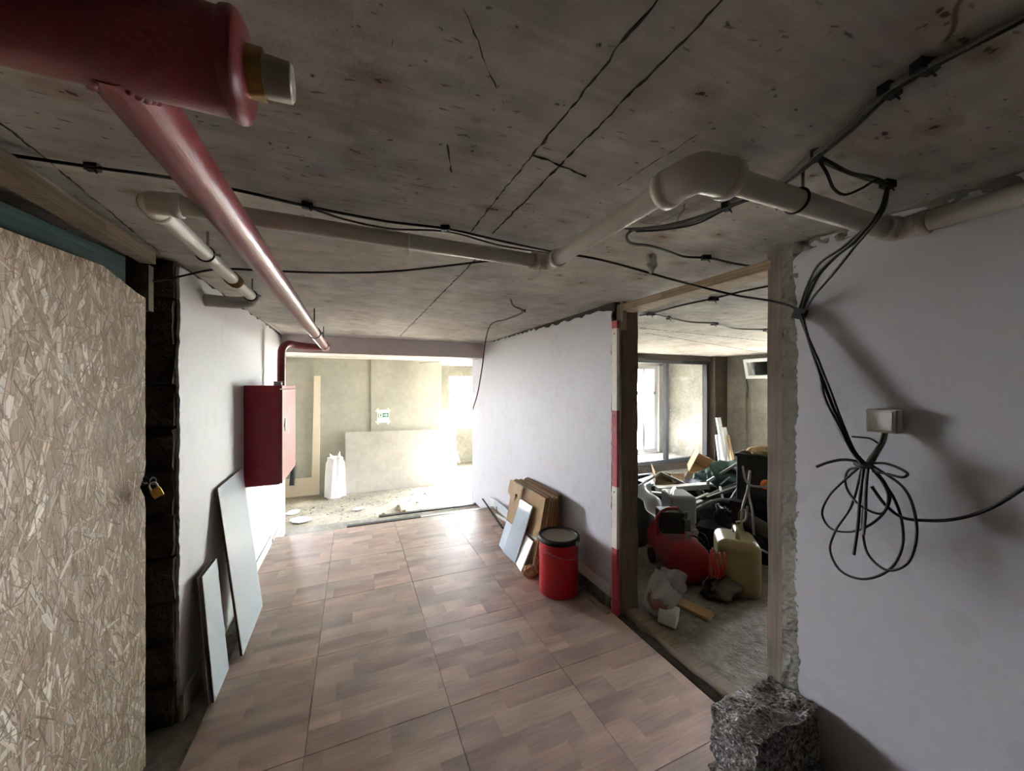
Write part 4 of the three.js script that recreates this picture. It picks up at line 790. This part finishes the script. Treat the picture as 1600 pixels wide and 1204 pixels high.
  // pale hoses leaning by the corner
  for (const [i, pts] of [[0, [[693, 642, -8.7], [699, 660, -9.0], [705, 685, -9.4], [709, 712, -9.7]]], [1, [[702, 637, -9.9], [700, 655, -9.95], [708, 690, -10.05], [718, 722, -10.1]]]]) single('pale_hose', i ? 'pale green plastic hose leaning beyond the end of the far wall' : 'second pale plastic hose crossing the green one at the far wall end', 'hose', tube(pts.map(([u, v, z]) => atZ(u, v, z)), 0.025, 30, 8), mat(0xc8d8cf, 0.5));
  wire('far_cable', 'black cable strung under the far room ceiling', [atZ(655, 567, -7.6), atZ(680, 566, -7.8), atZ(705, 566, -8.2), atZ(722, 567, -8.6), atZ(738, 570, -9)], 0.012, M.cableGrey);
  wire('far_wire', 'loose wire hanging from the far room ceiling before the window', [atZ(722, 561, -9.4), atZ(723, 572, -9.4), atZ(724.5, 589, -9.4)], 0.009, M.cableGrey);
}

// ---------------------------------------------------------------- junk room things
{
  const FY = -0.04;
  const fl = (u, v) => atY(u, v, FY);
  // compressor
  {
    const t = thing('air_compressor', 'red air compressor with black motor head in the junk room', 'compressor');
    const a = atD(1079, 880, 2.82), b = atD(1040, 838, 3.35); b.y = a.y; const dir = b.clone().sub(a).normalize(), r = 0.165;
    const L = 0.56;
    mesh('tank', orient(lathe([[0, -0.07], [0.06, -0.065], [0.115, -0.045], [0.15, -0.015], [r, 0.03], [r, L - 0.03], [0.15, L + 0.015], [0.09, L + 0.055], [0, L + 0.07]], 40), dir, a), mat(0x84161c, 0.5), t);
    const top = a.clone().add(V(0, r, 0)), side = V(-dir.z, 0, dir.x);
    const at = (f, s, h) => a.clone().addScaledVector(dir, f).addScaledVector(side, s).add(V(0, r + h, 0));
    const rotY = Math.atan2(dir.x, dir.z), put = (w, h, d, f, s, hh, bev = 0.01) => new RoundedBoxGeometry(w, h, d, 2, bev).rotateY(rotY).translate(...at(f, s, hh).toArray());
    mesh('motor_cover', put(0.21, 0.24, 0.26, 0.37, 0.05, 0.15, 0.03), mat(0x9aa0a8, 0.32), t);
    mesh('motor_face', put(0.19, 0.15, 0.02, 0.26, 0.03, 0.12), M.black, t);
    mesh('pump_head', put(0.18, 0.17, 0.16, 0.18, -0.09, 0.1), M.black, t);
    mesh('belt_guard', tube([at(0.14, -0.2, 0.0), at(0.13, -0.2, 0.14), at(0.13, -0.14, 0.2), at(0.13, -0.05, 0.21)], 0.014, 30, 8), M.redPaint, t);
    mesh('handle', tube([at(0.5, 0.1, 0.14), at(0.52, 0.08, 0.26), at(0.42, 0.02, 0.27), at(0.3, -0.03, 0.26), at(0.28, -0.05, 0.2)], 0.012, 30, 8), M.steel, t);
    mesh('pressure_switch', [put(0.05, 0.09, 0.05, 0.08, 0.0, 0.1, 0.006), cyl(at(0.08, 0, 0.12), at(0.08, 0, 0.2), 0.009, 0.009, 10)], mat(0x3a3c3e, 0.4), t);
    mesh('gauge', [orient(new THREE.CylinderGeometry(0.024, 0.024, 0.02, 18), dir, at(0.04, 0.05, 0.06)), orient(new THREE.CylinderGeometry(0.02, 0.02, 0.02, 18), dir, at(0.03, 0.0, 0.03))], M.steel, t);
    mesh('hose', [tube([at(0.06, 0.05, 0.06), at(0.06, 0.13, 0.03), at(0.08, 0.17, -0.08), at(0.1, 0.18, -0.2)], 0.006, 24, 7), tube([at(0.06, 0.02, 0.03), at(0.05, 0.1, 0.0), at(0.06, 0.15, -0.08), at(0.08, 0.17, -0.18)], 0.006, 24, 7)], M.black, t);
    for (const s of [-1, 1]) { const w = mesh('wheel', orient(new THREE.CylinderGeometry(0.06, 0.06, 0.035, 24), side, V(0, 0, 0).copy(a).addScaledVector(dir, 0.42).addScaledVector(side, s * 0.16).setY(FY + 0.06)), M.black, t); mesh('foot', cyl(a.clone().addScaledVector(dir, 0.06).addScaledVector(side, s * 0.09).setY(FY), a.clone().addScaledVector(dir, 0.06).addScaledVector(side, s * 0.07).add(V(0, -r * 0.8, 0)), 0.018, 0.018, 10), M.black, t); }
    const c = thing('hose_coil', 'coiled red air hose hanging beside the compressor tank', 'hose');
    const hc = atD(1113, 880, 2.72);
    for (let i = 0; i < 5; i++) mesh('coil', ringOn(hc.clone().add(V(0.012 * i, 0.012 * Math.sin(i * 2), 0.012 * i)), V(0.5 + 0.1 * i, 0.25 * Math.sin(i), 0.9), 0.1 - 0.006 * i, 0.008, 36).scale(1, 1, 1), M.hoseRed, c);
  }
  { // jerrycan
    const t = thing('jerrycan', 'dirty yellowish translucent plastic jerrycan in the junk room', 'jerrycan');
    const c = fl(1150, 915), ry = 0.75; c.y = FY + 0.001;
    const m = new THREE.Matrix4().makeRotationY(ry).setPosition(c);
    const g = new RoundedBoxGeometry(0.4, 0.42, 0.28, 6, 0.06), p = g.attributes.position;
    for (let i = 0; i < p.count; i++) { const x = p.getX(i), y = p.getY(i); if (y > 0.1) p.setY(i, y - (x > 0.0 ? x * 0.28 : -x * 0.12)); }
    g.computeVertexNormals();
    mesh('body', g.translate(0, 0.21, 0).applyMatrix4(m), M.can, t);
    mesh('handle', tube([V(-0.12, 0.38, 0), V(-0.09, 0.43, 0), V(-0.01, 0.44, 0), V(0.05, 0.43, 0), V(0.08, 0.37, 0)], 0.018, 30, 10).applyMatrix4(m), M.can, t);
    mesh('cap', orient(new THREE.CylinderGeometry(0.032, 0.035, 0.05, 20), V(0.35, 1, 0), V(0.13, 0.41, 0.02)).applyMatrix4(m), M.can, t);
  }
  single('rag_heap', 'crumpled dirty grey rag on the floor before the jerrycan', 'rag', jag(blob(fl(1128, 930).add(V(0, 0.05, 0)), 0.16, 0.09, 0.1, 0.5, 2.4, 5, 40), 0.02, 14, 6), M.rag);
  { // white bag of rubbish
    const t = thing('plastic_bag', 'open white plastic bag with pinkish contents just inside the doorway', 'bag');
    const c = fl(1030, 965); c.y = FY;
    const g = new THREE.CylinderGeometry(0.1, 0.07, 0.27, 40, 12, true).translate(0, 0.135, 0), p = g.attributes.position;
    for (let i = 0; i < p.count; i++) { const x = p.getX(i), y = p.getY(i), z = p.getZ(i), an = Math.atan2(z, x), k = 1 + 0.14 * Math.sin(an * 5 + y * 20) * y * 3 + 0.08 * Math.sin(an * 9 + 2) + 0.1 * Math.sin(y * 12); p.setXYZ(i, x * k, y * (1 + 0.12 * Math.sin(an * 2 + 0.6)), z * k); }
    g.computeVertexNormals(); g.rotateX(0.45).rotateY(0.5).translate(c.x, c.y + 0.04, c.z - 0.05);
    mesh('film', g, mat(0xdadada, 0.45, { side: THREE.DoubleSide }), t);
    mesh('contents', blob(c.clone().add(V(0.0, 0.13, 0.0)), 0.075, 0.09, 0.07, 0.3, 2, 6, 20), M.pink, t);
    single('foam_box', 'small white foam box lying below the open plastic bag', 'box', new RoundedBoxGeometry(0.13, 0.09, 0.11, 2, 0.008).rotateY(0.6).rotateZ(-0.15).translate(...fl(1045, 972).add(V(0, 0.05, 0)).toArray()), M.white);
  }
  single('brown_board', 'brown cardboard strip lying on the junk room floor', 'board', barBox(fl(1062, 945).add(V(0, 0.02, 0)), fl(1112, 968).add(V(0, 0.02, 0)), 0.1, 0.02), M.card);
  single('dark_sack', 'dark grey plastic sack behind the doorway post', 'sack', blob(fl(1000, 850).add(V(0.0, 0.22, -0.1)), 0.24, 0.3, 0.2, 0.25, 2, 12, 32), M.darkBag);
  { // translucent film
    const g = new THREE.PlaneGeometry(0.34, 0.4, 24, 24), p = g.attributes.position;
    for (let i = 0; i < p.count; i++) { const x = p.getX(i), y = p.getY(i); p.setZ(i, 0.03 * Math.sin(x * 26 + y * 8) + 0.02 * Math.sin(y * 34 + x * 5) + 0.2 * x * x); }
    g.computeVertexNormals(); g.rotateX(-0.7).rotateY(0.3).translate(...atD(1020, 788, 3.55).toArray());
    single('plastic_film', 'sheet of whitish plastic film draped over the dark sack', 'film', g, new THREE.MeshPhysicalMaterial({ color: 0xc8cccc, roughness: 0.35, transmission: 0.25, thickness: 0, side: THREE.DoubleSide }));
  }
  // black crates and cabinet at the right
  const crate = (a, w, h, d, ry, lab, m = M.black) => { const t = thing('black_crate', lab, 'crate'); const mm = new THREE.Matrix4().makeRotationY(ry).setPosition(a); mesh('shell', bx(-w / 2, w / 2, 0, h, -d / 2, d / 2, 0.012).applyMatrix4(mm), m, t); mesh('rim', [bx(-w / 2 - 0.012, w / 2 + 0.012, h - 0.03, h, -d / 2 - 0.012, d / 2 + 0.012, 0.006).applyMatrix4(mm)], m, t); for (const f of [-0.25, 0.25]) mesh('rib', bx(w * f - 0.01, w * f + 0.01, 0.02, h - 0.04, d / 2, d / 2 + 0.008).applyMatrix4(mm), m, t); return mm; };
  const dk = mat(0x141516, 0.5);
  const c1 = atD(1207, 900, 3.4).setY(FY);
  crate(c1, 0.62, 0.5, 0.5, 0.35, 'large black box standing low at the doorway post of the junk room', dk);
  crate(c1.clone().add(V(0.02, 0.505, 0.0)), 0.55, 0.42, 0.44, 0.3, 'black plastic crate stacked on the large black box', dk);
  single('orange_knob', 'round orange knob on the stacked black crate', 'knob', [orient(new THREE.CylinderGeometry(0.035, 0.04, 0.03, 20), V(-0.4, 0, 1), atD(1197, 757, 3.12))], M.orange);
  single('small_debris', 'pile of tan scraps on top of the stacked black crate', 'scraps', jag(blob(c1.clone().add(V(-0.08, 0.94, 0.02)), 0.16, 0.045, 0.12, 0.5, 3, 31, 26), 0.01, 30, 7), M.beige);
  single('grey_pipe', 'thick dark grey pipe lying before the black box', 'pipe', [cyl(atD(1160, 806, 3.15), atD(1215, 838, 2.95), 0.055, 0.055, 24), ringOn(atD(1160, 806, 3.15), V(0.6, -0.2, 0.3), 0.055, 0.006)], mat(0x3c3c3a, 0.55));
  for (const [i, pts] of [[0, [[1172, 735, 3.1], [1168, 765, 3.05], [1160, 795, 3.0], [1160, 825, 2.98], [1175, 850, 2.95], [1205, 866, 2.9]]], [1, [[1172, 742, 3.1], [1170, 770, 3.05], [1176, 800, 3.0], [1178, 835, 3.0]]], [2, [[1160, 728, 3.1], [1165, 750, 3.05], [1173, 758, 3.05], [1206, 760, 3.0]]], [3, [[1150, 815, 3.0], [1164, 812, 3.0], [1168, 790, 3.02]]]]) wire('loose_cable', ['grey cable looping down over the black box', 'short grey cable hanging beside the looping one', 'thin pale cable wrapped across the stacked crate', 'cut cable end lying on the grey pipe'][i], pts.map(([u, v, d]) => atD(u, v, d)), 0.009, mat(0x8a8680, 0.6));
  // heap base: dark crates carrying the profiles
  const h1 = atD(1076, 830, 4.5).setY(FY), h2 = atD(1140, 830, 4.25).setY(FY), h3 = atD(1018, 830, 4.75).setY(FY);
  crate(h1, 0.42, 0.19, 0.4, 0, 'low black tub carrying the heap of profiles', dk); crate(h2, 0.42, 0.4, 0.4, 0, 'black tub under the green netting', dk); crate(h3, 0.38, 0.34, 0.5, 0, 'black tub behind the dark sack', dk);
  crate(fl(1118, 848), 0.4, 0.2, 0.24, 0.5, 'low black tool case between compressor and jerrycan', dk);
  seed = 77;
  for (let i = 0; i < 7; i++) { const c = atD(1066 + i * 13, 796 - (i % 3) * 9, 3.85 + 0.07 * i), q = [...Array(7)].map((_, k) => c.clone().add(V(rr(-0.16, 0.16), rr(-0.05, 0.05), rr(-0.12, 0.12)))); single('tangled_cable', 'one of the dark cables tangled under the metal profiles', 'cable', tube(q, 0.009, 60, 6), i % 3 ? M.cable : M.cableGrey, 'cables tangled in the junk heap'); }
  // junk bundles
  const jb = (u, v, d, rx, ry, rz, m, name, lab, cat, s, amp = 0.35) => single(name, lab, cat, jag(blob(atD(u, v, d), rx, ry, rz, amp, 2.4, s, 40), 0.025, 16, s + 2), m);
  jb(1142, 742, 4.1, 0.26, 0.16, 0.2, M.net, 'net_bundle', 'bundle of green netting on top of the junk heap', 'netting', 3); jb(1106, 746, 4.75, 0.18, 0.1, 0.14, M.netBlue, 'net_bundle', 'folded blue green sheet next to the netting bundle', 'sheet', 9);
  jb(1098, 800, 3.85, 0.2, 0.13, 0.14, mat(0x2f3a37, 0.8), 'net_bundle', 'dark green netting hanging under the metal profiles', 'netting', 14); jb(1074, 764, 4.5, 0.2, 0.1, 0.16, mat(0x26282b, 0.6), 'scrap_heap', 'heap of dark scrap metal under the profiles', 'scrap', 22, 0.6);
  jb(1136, 818, 3.6, 0.1, 0.15, 0.1, mat(0x1b1c1e, 0.7), 'scrap_heap', 'dark scrap bundle beside the black box', 'scrap', 28, 0.5);
  { // open cardboard boxes
    const cb = (P, w, h, d, ry, rx, lab) => {
      const t = thing('cardboard_box', lab, 'box'), m = new THREE.Matrix4().makeRotationFromEuler(new THREE.Euler(rx, ry, 0.12)).setPosition(P), th = 0.006;
      mesh('walls', [bx(-w / 2, w / 2, 0, th, -d / 2, d / 2), bx(-w / 2, w / 2, 0, h, -d / 2, -d / 2 + th), bx(-w / 2, w / 2, 0, h, d / 2 - th, d / 2), bx(-w / 2, -w / 2 + th, 0, h, -d / 2, d / 2), bx(w / 2 - th, w / 2, 0, h, -d / 2, d / 2)].map((g) => g.applyMatrix4(m)), M.card, t);
      mesh('flap', slab(...[V(-w / 2, h, d / 2), V(w / 2, h, d / 2), V(w / 2 - 0.02, h + 0.05, d / 2 + 0.14), V(-w / 2 + 0.03, h + 0.03, d / 2 + 0.13)].map((p) => p.applyMatrix4(m)), 0.005), M.card, t);
      mesh('flap', slab(...[V(-w / 2, h, -d / 2), V(w / 2, h, -d / 2), V(w / 2, h + 0.1, -d / 2 - 0.06), V(-w / 2, h + 0.09, -d / 2 - 0.05)].map((p) => p.applyMatrix4(m)), 0.005), M.card, t);
    };
    cb(atD(1092, 745, 5.3), 0.52, 0.2, 0.3, 0.55, 0.5, 'large torn brown cardboard box on the heap under the window');
    cb(atD(1034, 760, 4.6), 0.22, 0.14, 0.2, 0.9, 0.2, 'small brown cardboard box in the profiles near the window');
  }
  // profiles: individually
  const bar = (a, b, w, h, m, lab, name = 'metal_bar') => single(name, lab, 'profile', barBox(atD(...a), atD(...b), w, h), m);
  bar([1105, 752, 4.0], [1194, 699, 3.9], 0.022, 0.022, M.alu, 'bright bent aluminium profile rising across the junk heap');
  bar([1106, 751, 4.0], [1107, 764, 4.0], 0.022, 0.022, M.alu, 'short bright aluminium leg at the lower end of the bent profile'); bar([1194, 699, 3.9], [1193, 718, 3.9], 0.018, 0.018, M.alu, 'short aluminium leg at the upper end of the bent profile');
  bar([1026, 764, 4.3], [1126, 757, 4.3], 0.1, 0.055, M.ivory, 'thick white plastic plank lying across the heap', 'plastic_plank');
  bar([1070, 791, 3.7], [1170, 746, 3.9], 0.03, 0.03, M.cableGrey, 'dark square bar pointing up to the black crate'); bar([1105, 778, 3.7], [1176, 752, 3.7], 0.035, 0.03, M.cableGrey, 'second dark square bar below the first');
  bar([1070, 787, 3.7], [1107, 771, 3.8], 0.03, 0.02, M.alu, 'pale metal strip on the heap above the compressor'); bar([1070, 793, 3.6], [1097, 782, 3.65], 0.05, 0.02, M.alu, 'short wide pale metal strip beside the compressor head');
  bar([1000, 758, 4.4], [1032, 738, 4.6], 0.025, 0.02, M.greyPlastic, 'left leg of the bent grey profile over the small box'); bar([1032, 738, 4.6], [1100, 770, 4.2], 0.03, 0.03, M.greyPlastic, 'long leg of the bent grey profile over the small box'); bar([1000, 752, 4.7], [1020, 745, 4.9], 0.05, 0.03, M.alu, 'pale profile end beside the window sill'); bar([1000, 760, 4.4], [1018, 756, 4.5], 0.06, 0.03, mat(0x8fa0ac, 0.4), 'bluish profile end at the doorway side of the heap'); bar([1010, 769, 4.1], [1066, 775, 4.0], 0.06, 0.03, mat(0x9aa0a0, 0.5), 'flat grey profile under the white plastic plank');
  single('grey_hose', 'curved grey hose across the front of the heap', 'hose', tube([atD(1078, 803, 3.5), atD(1100, 790, 3.5), atD(1125, 781, 3.5), atD(1142, 781, 3.5), atD(1150, 770, 3.5), atD(1158, 758, 3.5)], 0.02, 40, 10), mat(0x55595a, 0.5));
  bar([1125, 760, 3.8], [1130, 782, 3.6], 0.02, 0.015, M.alu, 'small upright metal strip in the heap'); bar([1140, 745, 3.6], [1126, 756, 3.7], 0.02, 0.01, M.alu, 'small bright metal strip lying on the dark bars');
  // white plastic tubes leaning in the corner
  [[1122, 652, 1136, 7.0, 6.85, 0.045], [1131, 668, 1143, 7.05, 6.75, 0.045], [1121, 679, 1128, 6.75, 6.6, 0.04], [1137, 680, 1149, 6.95, 6.6, 0.028]].forEach(([u0, v0, u1, d0, d1, r], i) => single('white_tube', ['tallest white plastic tube leaning in the junk room corner', 'middle white plastic tube leaning in the junk room corner', 'front white plastic tube leaning in the junk room corner', 'thin cream tube leaning in the junk room corner'][i], 'tube', [cyl(atD(u1, CY + F * (EYE - FY) / d1, d1), atD(u0, v0, d0), r, r, 16)], i === 3 ? M.beige : M.whitePvc));
  single('leaning_board', 'pale board leaning behind the netting bundle', 'board', slab(fl(1160, 781), fl(1173, 781), atD(1177, 699, 5.2), atD(1168, 699, 5.2), 0.02), M.cardPale);
  // sill bag and shaft of dark plank
  single('wall_wire', 'thin wire hanging on the concrete wall beside the hopper window', 'cable', tube([atX(1167, 560, 6.68), atX(1166, 590, 6.67), atX(1169, 605, 6.67), atX(1168, 622, 6.67)], 0.006, 24, 6), M.cable);
  wire('room_cable', 'black cable clipped along the junk room ceiling to the doorway', [onC(1000, 493), onC(1020, 489), onC(1060, 478, 0.015), onC(1115, 466), onC(1160, 455, 0.015), onC(1206, 446)], 0.006);
  wire('room_cable', 'second black cable sagging across the junk room ceiling', [onC(1017, 490), onC(1045, 496), onC(1080, 503, 0.02), onC(1116, 505), onC(1150, 513, 0.02), onC(1200, 515)], 0.007);
  seed = 44; for (const [u, v, lab] of [[1017, 490, 'black clip where the junk room cables split'], [1115, 466, 'black clip on the upper junk room cable'], [1045, 496, 'black clip on the sagging junk room cable near the split'], [1116, 505, 'black clip in the middle of the sagging junk room cable'], [1196, 515, 'black clip on the sagging junk room cable by the post']]) single('cable_clip', lab, 'clip', clipBits(u, v, 1.8), M.black);
}

// every thing's origin goes to its base
for (const o of things) {
  const b = new THREE.Box3().setFromObject(o), c = V((b.min.x + b.max.x) / 2, b.min.y, (b.min.z + b.max.z) / 2);
  if (o.isMesh) o.geometry.translate(-c.x, -c.y, -c.z); else for (const k of o.children) k.position.sub(c);
  o.position.copy(c);
}
renderer.render(scene, camera);
